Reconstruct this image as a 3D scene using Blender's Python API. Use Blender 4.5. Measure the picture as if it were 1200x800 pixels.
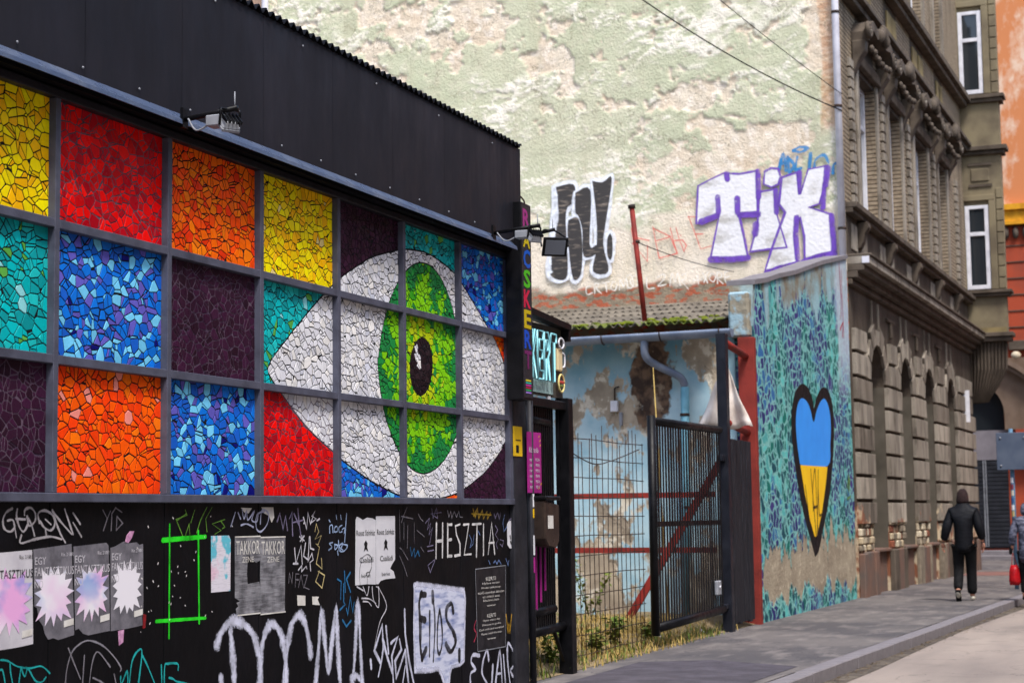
import bpy, bmesh, math, random
import numpy as np
from mathutils import Vector, Matrix
from mathutils.geometry import tessellate_polygon

for o in list(bpy.data.objects):
    bpy.data.objects.remove(o, do_unlink=True)
scene = bpy.context.scene
COL = scene.collection

# ------------------------------------------------------------------ camera
PITCH, ROLL, YAW = .09864, -.01403, .36731
F = Vector((math.cos(PITCH)*math.cos(YAW), math.cos(PITCH)*math.sin(YAW), math.sin(PITCH)))
R0 = Vector((math.sin(YAW), -math.cos(YAW), 0)); U0 = R0.cross(F)
CR = R0*math.cos(ROLL) + U0*math.sin(ROLL); CU = -R0*math.sin(ROLL) + U0*math.cos(ROLL)
cd = bpy.data.cameras.new('camera'); cam = bpy.data.objects.new('camera', cd); COL.objects.link(cam)
m = Matrix((CR, CU, -F)).transposed().to_4x4(); m.translation = (0, -5.809, 1.5)
cam.matrix_world = m
cd.sensor_width = 36; cd.lens = 36*2090/1200; cd.clip_start = .1; cd.clip_end = 2000
cd.dof.use_dof = True; cd.dof.focus_distance = 12.5; cd.dof.aperture_fstop = 3.6
scene.camera = cam

# ------------------------------------------------------------------ sky and sun
SUN_EL, SUN_AZ = math.radians(60), math.atan2(-.74, -.67)     # azimuth measured from +Y towards +X
w = bpy.data.worlds.new('World'); scene.world = w; w.use_nodes = True
wn = w.node_tree.nodes; bg = wn['Background']
sky = wn.new('ShaderNodeTexSky'); sky.sky_type = 'NISHITA'; sky.sun_disc = False
sky.sun_elevation = SUN_EL; sky.sun_rotation = SUN_AZ
sky.air_density = 1.0; sky.dust_density = 2.5; sky.ozone_density = 1.0
w.node_tree.links.new(sky.outputs[0], bg.inputs[0]); bg.inputs[1].default_value = .12
sl = bpy.data.lights.new('sun', 'SUN'); sl.energy = 1.8; sl.angle = math.radians(12); sl.color = (1, .965, .92)
so = bpy.data.objects.new('sun', sl); COL.objects.link(so)
sd = Vector((math.sin(SUN_AZ)*math.cos(SUN_EL), math.cos(SUN_AZ)*math.cos(SUN_EL), math.sin(SUN_EL)))
so.rotation_euler = sd.to_track_quat('Z', 'Y').to_euler()
so.location = (0, -10, 30)
vs = scene.view_settings
vs.view_transform = 'Standard'; vs.look = 'None'; vs.exposure = 1.22; vs.gamma = 1; vs.use_curve_mapping = False

# ------------------------------------------------------------------ materials
def lin(c):
    return tuple((v/12.92 if v <= .04045 else ((v+.055)/1.055)**2.4) for v in c)
def rgb(h):
    return lin(tuple(int(h[i:i+2], 16)/255 for i in (0, 2, 4)))

class NT:
    def __init__(s, name):
        s.m = bpy.data.materials.new(name); s.m.use_nodes = True
        s.t = s.m.node_tree; s.N = s.t.nodes; s.b = s.N['Principled BSDF']; s.out = s.N['Material Output']
        s._co = None
    def new(s, t, **k):
        n = s.N.new(t)
        for a, v in k.items(): setattr(n, a, v)
        return n
    def put(s, sock, v):
        if hasattr(v, 'is_linked') or isinstance(v, bpy.types.NodeSocket): s.t.links.new(v, sock)
        elif isinstance(v, (tuple, list)) and len(v) == 3 and sock.type == 'RGBA': sock.default_value = (*v, 1)
        else: sock.default_value = v
    def co(s, sc=(1, 1, 1), rot=(0, 0, 0)):
        if s._co is None: s._co = s.new('ShaderNodeTexCoord').outputs['Object']
        if sc == (1, 1, 1) and rot == (0, 0, 0): return s._co
        n = s.new('ShaderNodeMapping'); s.t.links.new(s._co, n.inputs[0]); n.inputs['Scale'].default_value = sc; n.inputs['Rotation'].default_value = rot
        return n.outputs[0]
    def noise(s, scale, detail=4, vec=None, rough=.55, dist=0):
        n = s.new('ShaderNodeTexNoise'); s.put(n.inputs['Vector'], vec or s.co()); n.inputs['Scale'].default_value = scale
        n.inputs['Detail'].default_value = detail; n.inputs['Roughness'].default_value = rough; n.inputs['Distortion'].default_value = dist
        return n.outputs[0]
    def voro(s, scale, vec=None, feature='F1', out='Distance'):
        n = s.new('ShaderNodeTexVoronoi', feature=feature); s.put(n.inputs['Vector'], vec or s.co()); n.inputs['Scale'].default_value = scale
        return n.outputs[out]
    def attr(s, name, out='Fac'):
        return s.new('ShaderNodeAttribute', attribute_name=name).outputs[out]
    def mr(s, v, a, b, c=0., d=1.):
        n = s.new('ShaderNodeMapRange'); s.put(n.inputs[0], v)
        for i, x in enumerate((a, b, c, d)): n.inputs[i+1].default_value = x
        return n.outputs[0]
    def math(s, op, a, b=0.):
        n = s.new('ShaderNodeMath', operation=op); s.put(n.inputs[0], a); s.put(n.inputs[1], b); return n.outputs[0]
    def mix(s, f, a, b, mode='MIX'):
        n = s.new('ShaderNodeMix', data_type='RGBA', blend_type=mode); s.put(n.inputs[0], f); s.put(n.inputs[6], a); s.put(n.inputs[7], b); return n.outputs[2]
    def sep(s, axis, v=None):
        n = s.new('ShaderNodeSeparateXYZ'); s.put(n.inputs[0], v or s.co()); return n.outputs[axis]
    def bump(s, h, strength, dist=.01):
        n = s.new('ShaderNodeBump'); s.put(n.inputs['Height'], h); n.inputs['Strength'].default_value = strength; n.inputs['Distance'].default_value = dist
        s.t.links.new(n.outputs[0], s.b.inputs['Normal'])
    def fin(s, col, rough=.6, metal=0., spec=None):
        s.put(s.b.inputs['Base Color'], col); s.put(s.b.inputs['Roughness'], rough); s.put(s.b.inputs['Metallic'], metal)
        if spec is not None: s.b.inputs['Specular IOR Level'].default_value = spec
        return s.m

def paint(name, c, rough=.5, c2=None, vs=3., lo=.4, hi=.7, bump=0., bs=60., metal=0., detail=5, sc=(1, 1, 1), spec=.2, bd=.01):
    """plain surface: two tones broken up by noise, fine bump, uneven gloss"""
    t = NT(name); v = t.co(sc)
    col = c
    if c2 is not None: col = t.mix(t.mr(t.noise(vs, detail, v), lo, hi), c, c2)
    if bump: t.bump(t.noise(bs, 4, v), bump, bd)
    r = t.mr(t.noise(vs*2.3, 4, v), .3, .7, max(.05, rough-.1), min(1, rough+.12))
    return t.fin(col, r, metal, spec)

MT = {}
MT['steel'] = paint('blue grey frame paint', rgb('525463'), .42, rgb('3f404c'), 6, bump=.15, bs=90)
MT['fascia'] = paint('black sheet paint', rgb('1a191f'), .5, rgb('26242b'), 1.4, .45, .8, bump=.15, bs=8, sc=(1.5, 1.5, .6), spec=.22)
MT['flash'] = paint('flashing paint with sky tint', rgb('46526b'), .32, rgb('6a7180'), 5, .5, .85, bump=.15, bs=60)  # bluish sky reflection is put into the base colour
MT['blackwall'] = paint('scuffed black wall paint', rgb('09090c'), .5, rgb('19181e'), 1.6, .5, .85, bump=.2, bs=25, sc=(1, 1, .7), spec=.12)
MT['post'] = paint('charcoal post paint', rgb('2a2a30'), .5, rgb('1b1b20'), 4, bump=.15, spec=.25)
MT['blackmetal'] = paint('black gate paint', rgb('0b0b0e'), .42, rgb('19181c'), 5, .5, .8, bump=.15, bs=70, spec=.18)
MT['navy'] = paint('navy black steel', rgb('14161e'), .42, rgb('20222b'), 4, bump=.15, bs=60, spec=.25)
MT['grout'] = paint('near black grout', rgb('09090c'), .9, rgb('141317'), 8, bump=.3, bs=120)
MT['grout_red'] = paint('mauve grey grout', rgb('4a3a48'), .85, rgb('6a5a66'), 8, bump=.3, bs=120)
MT['grout_purple'] = paint('grey mauve grout', rgb('5d4c5b'), .85, rgb('45354a'), 8, bump=.3, bs=120)
t = NT('glazed mosaic tile')
c = t.attr('Col', 'Color'); n = t.noise(35, 3)
MT['tile'] = t.fin(t.mix(t.mr(n, .4, .75, 0, .12), c, (.02, .02, .03)), t.mr(t.noise(9), .3, .7, .2, .4), 0, .1)
MT['rust'] = paint('rust red steel', rgb('8e2f27'), .6, rgb('5f2520'), 5, bump=.3, bs=50)
MT['redcol'] = paint('flat red column paint', rgb('88332b'), .65, rgb('6c2923'), 2.5, bump=.25, bs=30)
MT['zinc'] = paint('weathered zinc', rgb('6f7c92'), .45, rgb('8d97a8'), 4, metal=.2, bump=.15)
MT['pipewhite'] = paint('pale pipe paint', rgb('d5d4dc'), .45, rgb('b8b6c0'), 3)
MT['bluepipe'] = paint('pale blue pipe paint', rgb('74a9bb'), .5, rgb('5b8ea0'), 5)
MT['white'] = paint('white enamel', rgb('dcdce2'), .4, rgb('c2c2ca'), 5)
MT['tarp'] = paint('off white tarpaulin', rgb('d9cfc6'), .7, rgb('b5a59a'), 4, bump=.3, bs=20)
MT['wire'] = paint('dark wire', rgb('2a2523'), .6, rgb('4b362c'), 12)
MT['rubber'] = paint('black rubber', rgb('121214'), .6)
MT['plasticgrey'] = paint('grey plastic', rgb('8f9299'), .5, rgb('77797f'), 5)
MT['lens'] = paint('lamp glass', rgb('7c828c'), .15)
t = NT('window glass'); t.b.inputs['Base Color'].default_value = (.02, .025, .03, 1); t.b.inputs['Roughness'].default_value = .06; t.b.inputs['Specular IOR Level'].default_value = .8; MT['glass'] = t.m
# brown building
def brown(name, a, b, brick=False, courses=None):
    t = NT(name)
    z = t.sep(2)
    v = t.co((1, 1, .35))
    col = t.mix(t.mr(t.noise(1.1, 6, v), .35, .7), a, b)
    col = t.mix(t.mr(t.noise(5, 5, v), .5, .8), col, rgb('3c342c'))
    # lost render low down: bare rubble and brick
    low = t.math('ADD', t.mr(z, .7, 2.1, .30, -.25), t.noise(1.7, 5))
    msk = t.mr(low, .56, .6)
    bare = t.mix(t.mr(t.noise(3.3, 2), .45, .55), rgb('c4b296'), rgb('8a5a44'))
    col = t.mix(msk, col, bare)
    h = t.noise(30, 4)
    if brick:
        w_ = t.new('ShaderNodeTexWave', wave_type='BANDS', bands_direction='Z', wave_profile='SIN'); t.put(w_.inputs[0], t.co()); w_.inputs['Scale'].default_value = 3.6
        w_.inputs['Distortion'].default_value = .3; g_ = t.mr(w_.outputs['Fac'], .05, .25)
        col = t.mix(g_, rgb('4a4038'), t.mix(t.mr(t.noise(9, 2, t.co((1, 1, 2))), .4, .6), rgb('9c8d78'), rgb('857663')))
        h = g_
    sv = t.co((2.2, 2.2, .22)); soot = t.mr(t.noise(1.0, 6, sv, .62), .5, .68)
    col = t.mix(t.math('MULTIPLY', soot, .5), col, rgb('2a241f'))
    t.bump(h, .6 if brick else .5, .03)
    return t.fin(col, .85, 0, .15)
MT['brown'] = brown('sooty brown render', rgb('5c5248'), rgb('433b34'))
MT['brown2'] = brown('sooty render blocks', rgb('a0978a'), rgb('786f64'))
MT['block_a'] = brown('sooty render blocks, pale', rgb('b4aa9b'), rgb('8a8074'))
MT['block_b'] = brown('sooty render blocks, dark', rgb('867c70'), rgb('625a51'))
MT['brownbrick'] = brown('sooty brick courses', rgb('6e6152'), rgb('594e42'), True)
MT['trim'] = paint('dark stone trim', rgb('5e544a'), .8, rgb('3f372f'), 2.5, bump=.4, bs=18)
MT['ochretrim'] = paint('ochre stone', rgb('8a7a55'), .8, rgb('6f6248'), 2.5, bump=.4, bs=18)
MT['oriel'] = paint('olive grey oriel stone', rgb('82775f'), .8, rgb('645a4a'), 1.5, bump=.3, bs=14)
MT['socle'] = paint('worn pink brown stone', rgb('74594d'), .8, rgb('5d5550'), 1.8, bump=.5, bs=12)
MT['reveal'] = paint('brown window board', rgb('3b2b25'), .7, rgb('5a2f28'), 2)
# bright render revealed on the corner
t = NT('orange render, worn'); n = t.noise(.55, 7, t.co((1, 1, .6)), .65)
col = t.mix(t.mr(n, .46, .54), rgb('c47a4a'), t.mix(t.noise(2.5), rgb('dfc9b4'), rgb('c99a7a'))); t.bump(n, .4, .05); MT['orange'] = t.fin(col, .85)
MT['redwall'] = paint('brick red wall paint', rgb('a6482f'), .8, rgb('8c4434'), 1.2, bump=.3, bs=12)
MT['yellowtrim'] = paint('ochre yellow cornice', rgb('d89a22'), .7, rgb('b57a1a'), 4, bump=.2)
MT['portal'] = paint('grey brown portal stone', rgb('7e6c5e'), .8, rgb('675649'), 1.2, bump=.3, bs=10)
MT['panelgrey'] = paint('grey fascia panel', rgb('7f7a80'), .6, rgb('6d696f'), 2)
MT['shutter'] = paint('dark shutter', rgb('22242a'), .5, rgb('2d2f36'), 3)
MT['signback'] = paint('back of traffic sign', rgb('4c5668'), .5, rgb('5b6474'), 3)
MT['signpost'] = paint('blue grey sign post', rgb('5a7b94'), .5, rgb('43607a'), 5)
MT['plank'] = paint('blackened planks', rgb('1d1e24'), .6, rgb('3a3b42'), 6, .5, .8, bump=.4, bs=22, sc=(5, 5, .5))
MT['magenta'] = paint('magenta print', rgb('a32a82'), .45, rgb('8c2270'), 4)
MT['yellowsticker'] = paint('yellow sticker', rgb('e0b81e'), .45, rgb('c79d18'), 5)
MT['moss'] = paint('yellow green moss', rgb('6b7418'), .95, rgb('3c4712'), 9, bump=.6, bs=60)
MT['leaf'] = paint('weed leaves', rgb('5c7430'), .75, rgb('7a7436'), 5)
MT['straw'] = paint('dry straw', rgb('b39a5c'), .85, rgb('8c7440'), 6)
MT['paper'] = paint('litter paper', rgb('d8d5d0'), .8, rgb('bdb8b0'), 8)

# corrugated fibre cement with lichen
t = NT('lichened corrugated cement'); v = t.co((1, 1, 1))
col = t.mix(t.mr(t.noise(2.2, 6, t.co((.5, 1.5, 1))), .35, .7), rgb('7d7466'), rgb('453e35'))
x = t.sep(0)
ms = t.mr(t.math('ADD', t.mr(x, 23.9, 26.0, .16, -.3), t.noise(2.4, 5)), .56, .66)
col = t.mix(ms, col, t.mix(t.noise(14), rgb('727f1c'), rgb('3a4316'))); t.bump(t.noise(25, 5), .5, .02)
MT['roof'] = t.fin(col, .9)
# pavement, road, soil
t = NT('pavement asphalt'); n1 = t.noise(.5, 5); n2 = t.noise(140, 2); n3 = t.noise(2.2, 6, t.co((.6, 1.6, 1)))
col = t.mix(t.mr(n1, .42, .58), rgb('4b4748'), rgb('68625f')); col = t.mix(t.mr(n3, .5, .7, 0, .8), col, rgb('847c77'))
col = t.mix(t.mr(t.noise(6, 4), .62, .7, 0, .5), col, rgb('35333a'))
col = t.mix(t.mr(n2, .35, .7, 0, .35), col, rgb('3a373c')); 
crk = t.mr(t.math('ABSOLUTE', t.math('SUBTRACT', t.noise(.7, 6, t.co((.5, 1, 1)), .6), .5)), .0, .004)
col = t.mix(crk, rgb('38353a'), col); t.bump(t.noise(90, 3), .35, .006); MT['pavement'] = t.fin(col, .82)
t = NT('worn road asphalt'); col = t.mix(t.mr(t.noise(.6, 6, t.co((.4, 2, 1))), .3, .7), rgb('80756e'), rgb('a3958a')); col = t.mix(t.mr(t.noise(120, 2), .4, .7, 0, .4), col, rgb('5f5752'))
col = t.mix(t.mr(t.math('ABSOLUTE', t.math('SUBTRACT', t.noise(.45, 7, None, .62), .5)), .0, .004), rgb('4a4440'), col); col = t.mix(t.mr(t.noise(1.6, 6), .56, .7, 0, .5), col, rgb('6b625c'))
t.bump(t.noise(80, 3), .6, .01); MT['road'] = t.fin(col, .75)
MT['kerb'] = paint('granite kerb', rgb('7f7a7d'), .75, rgb('6f6a6e'), 5, .3, .7, bump=.4, bs=40)
MT['gutterdirt'] = paint('gutter grit', rgb('4b443f'), .9, rgb('6d6459'), 5, bump=.6, bs=50)
MT['soil'] = paint('dry yard soil', rgb('8c7a5c'), .95, rgb('5f5540'), 1.8, bump=.8, bs=14, bd=.03)
MT['redpaving'] = paint('reddish paving', rgb('7c5a54'), .85, rgb('6a504c'), 3)

# the bright end wall: attributes peel (bare plaster), streak (cream flakes), low (smooth beige band), brick
t = NT('peeling sage render')
sage = t.mix(t.mr(t.noise(.45, 5), .35, .65), rgb('bbc0a0'), rgb('c9c8ac'))
sage = t.mix(t.mr(t.noise(2.6, 6, t.co((1, 1, 1.6)), .65), .5, .7, 0, .55), sage, rgb('dcd3bd'))
sage = t.mix(t.mr(t.noise(1.1, 6, None, .65), .55, .7, 0, .5), sage, rgb('a8a88c'))
sage = t.mix(t.attr('streak'), sage, rgb('f0e9da'))
bare = t.mix(t.mr(t.noise(1.6, 5), .35, .65), rgb('e2d5c0'), rgb('d3bfa6'))
bare = t.mix(t.mr(t.noise(5, 6), .5, .62), bare, rgb('ecdfce'))
col = t.mix(t.attr('peel'), sage, bare)
col = t.mix(t.attr('low'), col, t.mix(t.mr(t.noise(1.2, 5), .35, .65), rgb('eaddcb'), rgb('dccfb8')))
br = t.mix(t.mr(t.noise(5, 2, t.co((1, 1, 2.5))), .5, .55), rgb('8b7c68'), rgb('a8583c'))
br = t.mix(t.mr(t.sep(2), 7.6, 8.4), br, t.mix(t.mr(t.noise(6, 4, t.co((1, 1, 2.2))), .4, .6), rgb('d6b596'), rgb('b9855f')))
col = t.mix(t.attr('brick'), col, br)
rain = t.mr(t.noise(1.3, 5, t.co((1, 3, .16)), .6), .5, .75, 0, .35)
col = t.mix(rain, col, rgb('a9a184'))
col = t.mix(t.mr(t.noise(9, 5), .58, .75, 0, .4), col, rgb('b7a88c'))
ck = t.mr(t.math('ABSOLUTE', t.math('SUBTRACT', t.noise(1.3, 7, None, .62), .5)), .0, .006)
col = t.mix(t.math('MAXIMUM', ck, t.mr(t.noise(.8), .45, .5)), rgb('7a6f58'), col)
t.bump(t.noise(22, 7, None, .65), .7, .04); MT['fire'] = t.fin(col, .9)

# blue yard wall: flaking blue over grey plaster, with a big damp hole
t = NT('flaking pale blue paint')
n = t.mix(.35, t.noise(.9, 7, t.co((1, 1.3, .8)), .62), t.noise(3.2, 6, t.co((1, 1.3, .8)), .6))
blue = t.mix(t.mr(t.noise(2.4, 5), .35, .65), rgb('8db3c2'), rgb('b4cdd4'))
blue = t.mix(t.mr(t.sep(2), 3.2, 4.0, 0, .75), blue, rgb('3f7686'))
pl = t.mix(t.mr(t.noise(2.5, 5), .4, .6), rgb('8f8270'), rgb('b3a48e'))
pl = t.mix(t.mr(t.noise(5, 5), .56, .62), pl, rgb('cfc6b4'))
col = t.mix(t.mr(n, .51, .53), blue, pl)
y_ = t.sep(1); z_ = t.sep(2)
dy = t.math('DIVIDE', t.math('SUBTRACT', y_, 1.5), .36); dz = t.math('DIVIDE', t.math('SUBTRACT', z_, 3.5), .75)
d = t.math('SQRT', t.math('ADD', t.math('MULTIPLY', dy, dy), t.math('MULTIPLY', dz, dz)))
hole = t.mr(t.math('ADD', d, t.mr(t.noise(3, 6), .2, .8, -.55, .55)), .85, .95, 1, 0)
hb = t.mix(t.mr(t.noise(7, 4), .42, .58), rgb('3d2c22'), rgb('6f5642')); hb = t.mix(t.mr(t.noise(4, 4), .6, .66), hb, rgb('94806a'))
col = t.mix(hole, col, hb)
t.bump(t.math('SUBTRACT', t.mr(n, .53, .56, 1, 0), t.math('MULTIPLY', hole, 2.)), .6, .02); MT['bluewall'] = t.fin(col, .85)

# painted mural on the lean-to's street wall: turquoise net with violet strokes over worn plaster
t = NT('turquoise net mural, worn')
v = t.co((1, 1, 1))
warp = t.new('ShaderNodeVectorMath', operation='ADD'); t.put(warp.inputs[0], t.co((5.4, 1, 6.4)))
wn_ = t.new('ShaderNodeTexNoise'); t.put(wn_.inputs['Vector'], t.co((1.5, 1, 3))); wn_.inputs['Scale'].default_value = 1.2
sc_ = t.new('ShaderNodeVectorMath', operation='SCALE'); t.put(sc_.inputs[0], wn_.outputs['Color']); sc_.inputs['Scale'].default_value = 2.4
t.put(warp.inputs[1], sc_.outputs[0])
edge = t.voro(1.0, warp.outputs[0], 'DISTANCE_TO_EDGE'); cell = t.voro(1.0, warp.outputs[0], 'F1', 'Color')
cr_ = t.sep(0, cell)
big = t.noise(.9, 4, t.co((.9, 1, .55)), .55)                      # where the violet letters run
strk = t.mr(t.math('ABSOLUTE', t.math('SUBTRACT', t.noise(1.0, 2, t.co((1.0, 1, .55))), .5)), .055, .075, 1, 0)
cells = t.mix(t.mr(cr_, .3, .5), rgb('10695f'), rgb('174a56')); cells = t.mix(t.mr(cr_, .7, .8), cells, rgb('5fb9b5'))
viol = t.mix(t.mr(cr_, .4, .6), rgb('2f2a68'), rgb('43367a')); viol = t.mix(t.mr(cr_, .75, .8), viol, rgb('33649a'))
cells = t.mix(t.mr(t.noise(.85, 3, t.co((1.1, 1, .62))), .47, .52), cells, viol)
net = t.mix(t.noise(5), rgb('9cc9c6'), rgb('4fa49d'))
mural = t.mix(t.mr(edge, .02, .15), net, cells)
mural = t.mix(t.mr(t.noise(1.6, 6, t.co((2, 1, .35))), .5, .75, 0, .55), mural, rgb('274a5c'))
pl = t.mix(t.mr(t.noise(2, 6), .35, .65), rgb('a89c88'), rgb('8c7f6e')); pl = t.mix(t.mr(t.noise(6, 5), .58, .66), pl, rgb('bfb29c'))
z_ = t.sep(2); x_ = t.sep(0)
rag = t.noise(1.0, 7, t.co((1.2, 1, .5)), .62)
worn = t.mr(t.math('ADD', t.mr(z_, .3, 2.1, .27, -.24), rag), .55, .565)
foot = t.mr(t.math('ADD', z_, t.mr(rag, .3, .7, -.4, .4)), .30, .36, 1, 0)
worn = t.math('MULTIPLY', worn, t.math('SUBTRACT', 1., foot))
topw = t.math('SUBTRACT', z_, t.math('MULTIPLY', t.math('SUBTRACT', x_, 24.6), .14))
worn2 = t.mr(t.math('ADD', t.mr(topw, 3.3, 4.7, -.2, .12), t.noise(1.1, 7, t.co((1.4, 1, .5)), .62)), .53, .56)
topc = t.mix(t.mr(t.noise(1.5, 6), .4, .6), rgb('7d7362'), rgb('8fb0b8')); 
col = t.mix(worn, mural, pl); col = t.mix(worn2, col, topc)
white_edge = t.mr(t.math('ADD', x_, t.mr(rag, .3, .7, -.8, .8)), 30.6, 31.1, 0, .75)
col = t.mix(t.math('MULTIPLY', white_edge, t.mr(z_, 3.4, 4.4)), col, rgb('b9c4d0'))
t.bump(t.math('ADD', t.noise(18, 5), t.math('MULTIPLY', t.math('ADD', worn, worn2), -1.2)), .5, .03)
MT['mural'] = t.fin(col, .8, 0, .15)

def spray(name, c, soft, var=.5):
    """paint stroke: attribute e runs from 0 on the stroke's middle line to 1 at its rim"""
    t = NT(name); e = t.attr('e'); n = t.noise(55, 3)
    a = t.mr(t.math('ADD', e, t.mr(n, .3, .7, -.22*soft-.06, .22*soft+.06)), 1.0-soft*.85, 1.02, 1., 0.)
    a2 = t.math('MULTIPLY', a, t.mr(t.noise(9, 5), .3, .62, 1-var, 1.))
    tr = t.new('ShaderNodeBsdfTransparent'); mx = t.new('ShaderNodeMixShader')
    t.fin(c, .55)
    t.t.links.new(a2, mx.inputs[0]); t.t.links.new(tr.outputs[0], mx.inputs[1]); t.t.links.new(t.b.outputs[0], mx.inputs[2]); t.t.links.new(mx.outputs[0], t.out.inputs[0])
    return t.m
PAINTS = dict(grey='a9a4a8', dimgrey='6c6870', grey2='86838c', teal='12a6a6', dimgreen='5a8a2a', neon='1fe01c', bluegrey='a5a9c4', violet='77708c', white2='cfcdd6', paleyellow='c9b983', paleblue='9db4d8', blue='1d6a9c', dimblue='6d86b8', spray='d4d6ea', black='0c0b0f', white='e6e4e4', ochre='b08f24', gold='d8a51c', crimson='b0304c', chip='d8d4d2', blue2='1f7cb8', red='d8584c', whiteblue='e9edf6', purple='6a3fb0', sprayblack='2e2b2b', silver='dcdade', faint='f2ece2')
PM = {}
def paintmat(c, soft):
    k = (c, round(soft, 2))
    if k not in PM: PM[k] = spray('paint %s %d' % (c, soft*100), rgb(PAINTS[c]), soft)
    return PM[k]

# ------------------------------------------------------------------ helpers
class MB:
    def __init__(s): s.v = []; s.f = []
    def add(s, vs, fs):
        n = len(s.v); s.v += [tuple(p) for p in vs]; s.f += [tuple(i+n for i in f) for f in fs]; return s
    def box(s, x0, x1, y0, y1, z0, z1):
        v = [(x, y, z) for x in (x0, x1) for y in (y0, y1) for z in (z0, z1)]
        return s.add(v, [(0, 1, 3, 2), (4, 6, 7, 5), (0, 4, 5, 1), (2, 3, 7, 6), (0, 2, 6, 4), (1, 5, 7, 3)])
    def hexa(s, a, b):
        """a, b: two quads (4 points each, same order) joined into a solid"""
        return s.add(list(a)+list(b), [(3, 2, 1, 0), (4, 5, 6, 7), (0, 1, 5, 4), (1, 2, 6, 5), (2, 3, 7, 6), (3, 0, 4, 7)])
    def bar(s, p, q, w, h, up=(0, 0, 1)):
        p, q = Vector(p), Vector(q); d = (q-p).normalized(); u = Vector(up)
        if abs(d.dot(u)) > .98: u = Vector((0, 1, 0))
        r = d.cross(u).normalized(); u = r.cross(d)
        c = lambda o: [o+r*w/2*i+u*h/2*j for i, j in ((-1, -1), (1, -1), (1, 1), (-1, 1))]
        return s.hexa(c(p), c(q))
    def tube(s, pts, r, n=8, caps=True):
        pts = [Vector(p) for p in pts]; rs = r if isinstance(r, (list, tuple)) else [r]*len(pts)
        b = len(s.v); ref = None
        for i, p in enumerate(pts):
            d = (pts[min(i+1, len(pts)-1)]-pts[max(i-1, 0)]).normalized()
            if ref is None: ref = d.orthogonal().normalized()
            ref = (ref-d*ref.dot(d)).normalized(); c = d.cross(ref)
            for k in range(n):
                a = 2*math.pi*k/n; s.v.append(tuple(p+(ref*math.cos(a)+c*math.sin(a))*rs[i]))
        for i in range(len(pts)-1):
            for k in range(n):
                k2 = (k+1) % n; s.f.append((b+i*n+k, b+i*n+k2, b+(i+1)*n+k2, b+(i+1)*n+k))
        if caps:
            s.f.append(tuple(b+k for k in range(n))[::-1]); s.f.append(tuple(b+(len(pts)-1)*n+k for k in range(n)))
        return s
    def prism(s, poly, fn, d0, d1):
        """2-D outline extruded: fn(u, v, depth) -> point"""
        n = len(poly); b = len(s.v)
        s.v += [tuple(fn(u, v, d0)) for u, v in poly] + [tuple(fn(u, v, d1)) for u, v in poly]
        for tri in tessellate_polygon([[Vector((u, v, 0)) for u, v in poly]]):
            s.f.append(tuple(b+i for i in tri)); s.f.append(tuple(b+n+i for i in reversed(tri)))
        for i in range(n): s.f.append((b+i, b+(i+1) % n, b+n+(i+1) % n, b+n+i))
        return s
    def ell(s, c, r, nu=12, nv=8):
        b = len(s.v); c = Vector(c)
        for j in range(1, nv):
            for i in range(nu):
                a = 2*math.pi*i/nu; e = math.pi*j/nv
                s.v.append((c.x+r[0]*math.cos(a)*math.sin(e), c.y+r[1]*math.sin(a)*math.sin(e), c.z+r[2]*math.cos(e)))
        s.v.append((c.x, c.y, c.z+r[2])); s.v.append((c.x, c.y, c.z-r[2])); T = len(s.v)-2
        for j in range(nv-2):
            for i in range(nu): s.f.append((b+j*nu+i, b+(j+1)*nu+i, b+(j+1)*nu+(i+1) % nu, b+j*nu+(i+1) % nu))
        for i in range(nu):
            s.f.append((T, b+i, b+(i+1) % nu)); s.f.append((T+1, b+(nv-2)*nu+(i+1) % nu, b+(nv-2)*nu+i))
        return s
    def mesh(s, name, mat, smooth=False):
        me = bpy.data.meshes.new(name); me.from_pydata(s.v, [], s.f)
        bm = bmesh.new(); bm.from_mesh(me); bmesh.ops.recalc_face_normals(bm, faces=bm.faces); bm.to_mesh(me); bm.free()
        if mat is not None: me.materials.append(MT[mat] if isinstance(mat, str) else mat)
        if smooth: me.polygons.foreach_set('use_smooth', [True]*len(me.polygons))
        me.update(); return me
    def build(s, name, mat, parent=None, smooth=False, bevel=0):
        return put(name, s.mesh(name, mat, smooth), parent, bevel)

def put(name, me, parent=None, bevel=0):
    o = bpy.data.objects.new(name, me); COL.objects.link(o)
    if parent is not None: child(o, parent)
    if bevel:
        b = o.modifiers.new('bevel', 'BEVEL'); b.width = bevel; b.segments = 1; b.limit_method = 'ANGLE'
    return o
WM = {}
def wm(o):
    return WM.get(o.name, Matrix())
def child(o, p):
    o.parent = p; o.matrix_parent_inverse = wm(p).inverted()      # parts are modelled in the same metres as the place itself
def thing(name, label, cat, loc=(0, 0, 0), group=None, rz=0.):
    o = bpy.data.objects.new(name, None); COL.objects.link(o); o.empty_display_size = .2
    o.location = loc; o.rotation_euler = (0, 0, rz); WM[o.name] = Matrix.Translation(Vector(loc)) @ Matrix.Rotation(rz, 4, 'Z')
    return tag(o, label, cat, group)
def tag(o, label, cat, group=None):
    o['label'] = label; o['category'] = cat
    if group: o['group'] = group
    return o
def struct(o, kind='structure'):
    o['kind'] = kind; return o
def sm(pts, n=5):
    """Catmull-Rom through the points"""
    if len(pts) < 3: return list(pts)
    P = [pts[0]]+list(pts)+[pts[-1]]; out = []
    for i in range(1, len(P)-2):
        a, b, c, d = (Vector(P[i+k]) for k in (-1, 0, 1, 2))
        for k in range(n):
            t = k/n
            out.append(tuple(.5*(2*b+(c-a)*t+(2*a-5*b+4*c-d)*t*t+(3*b-a-3*c+d)*t**3)))
    return out+[tuple(pts[-1])]

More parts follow.
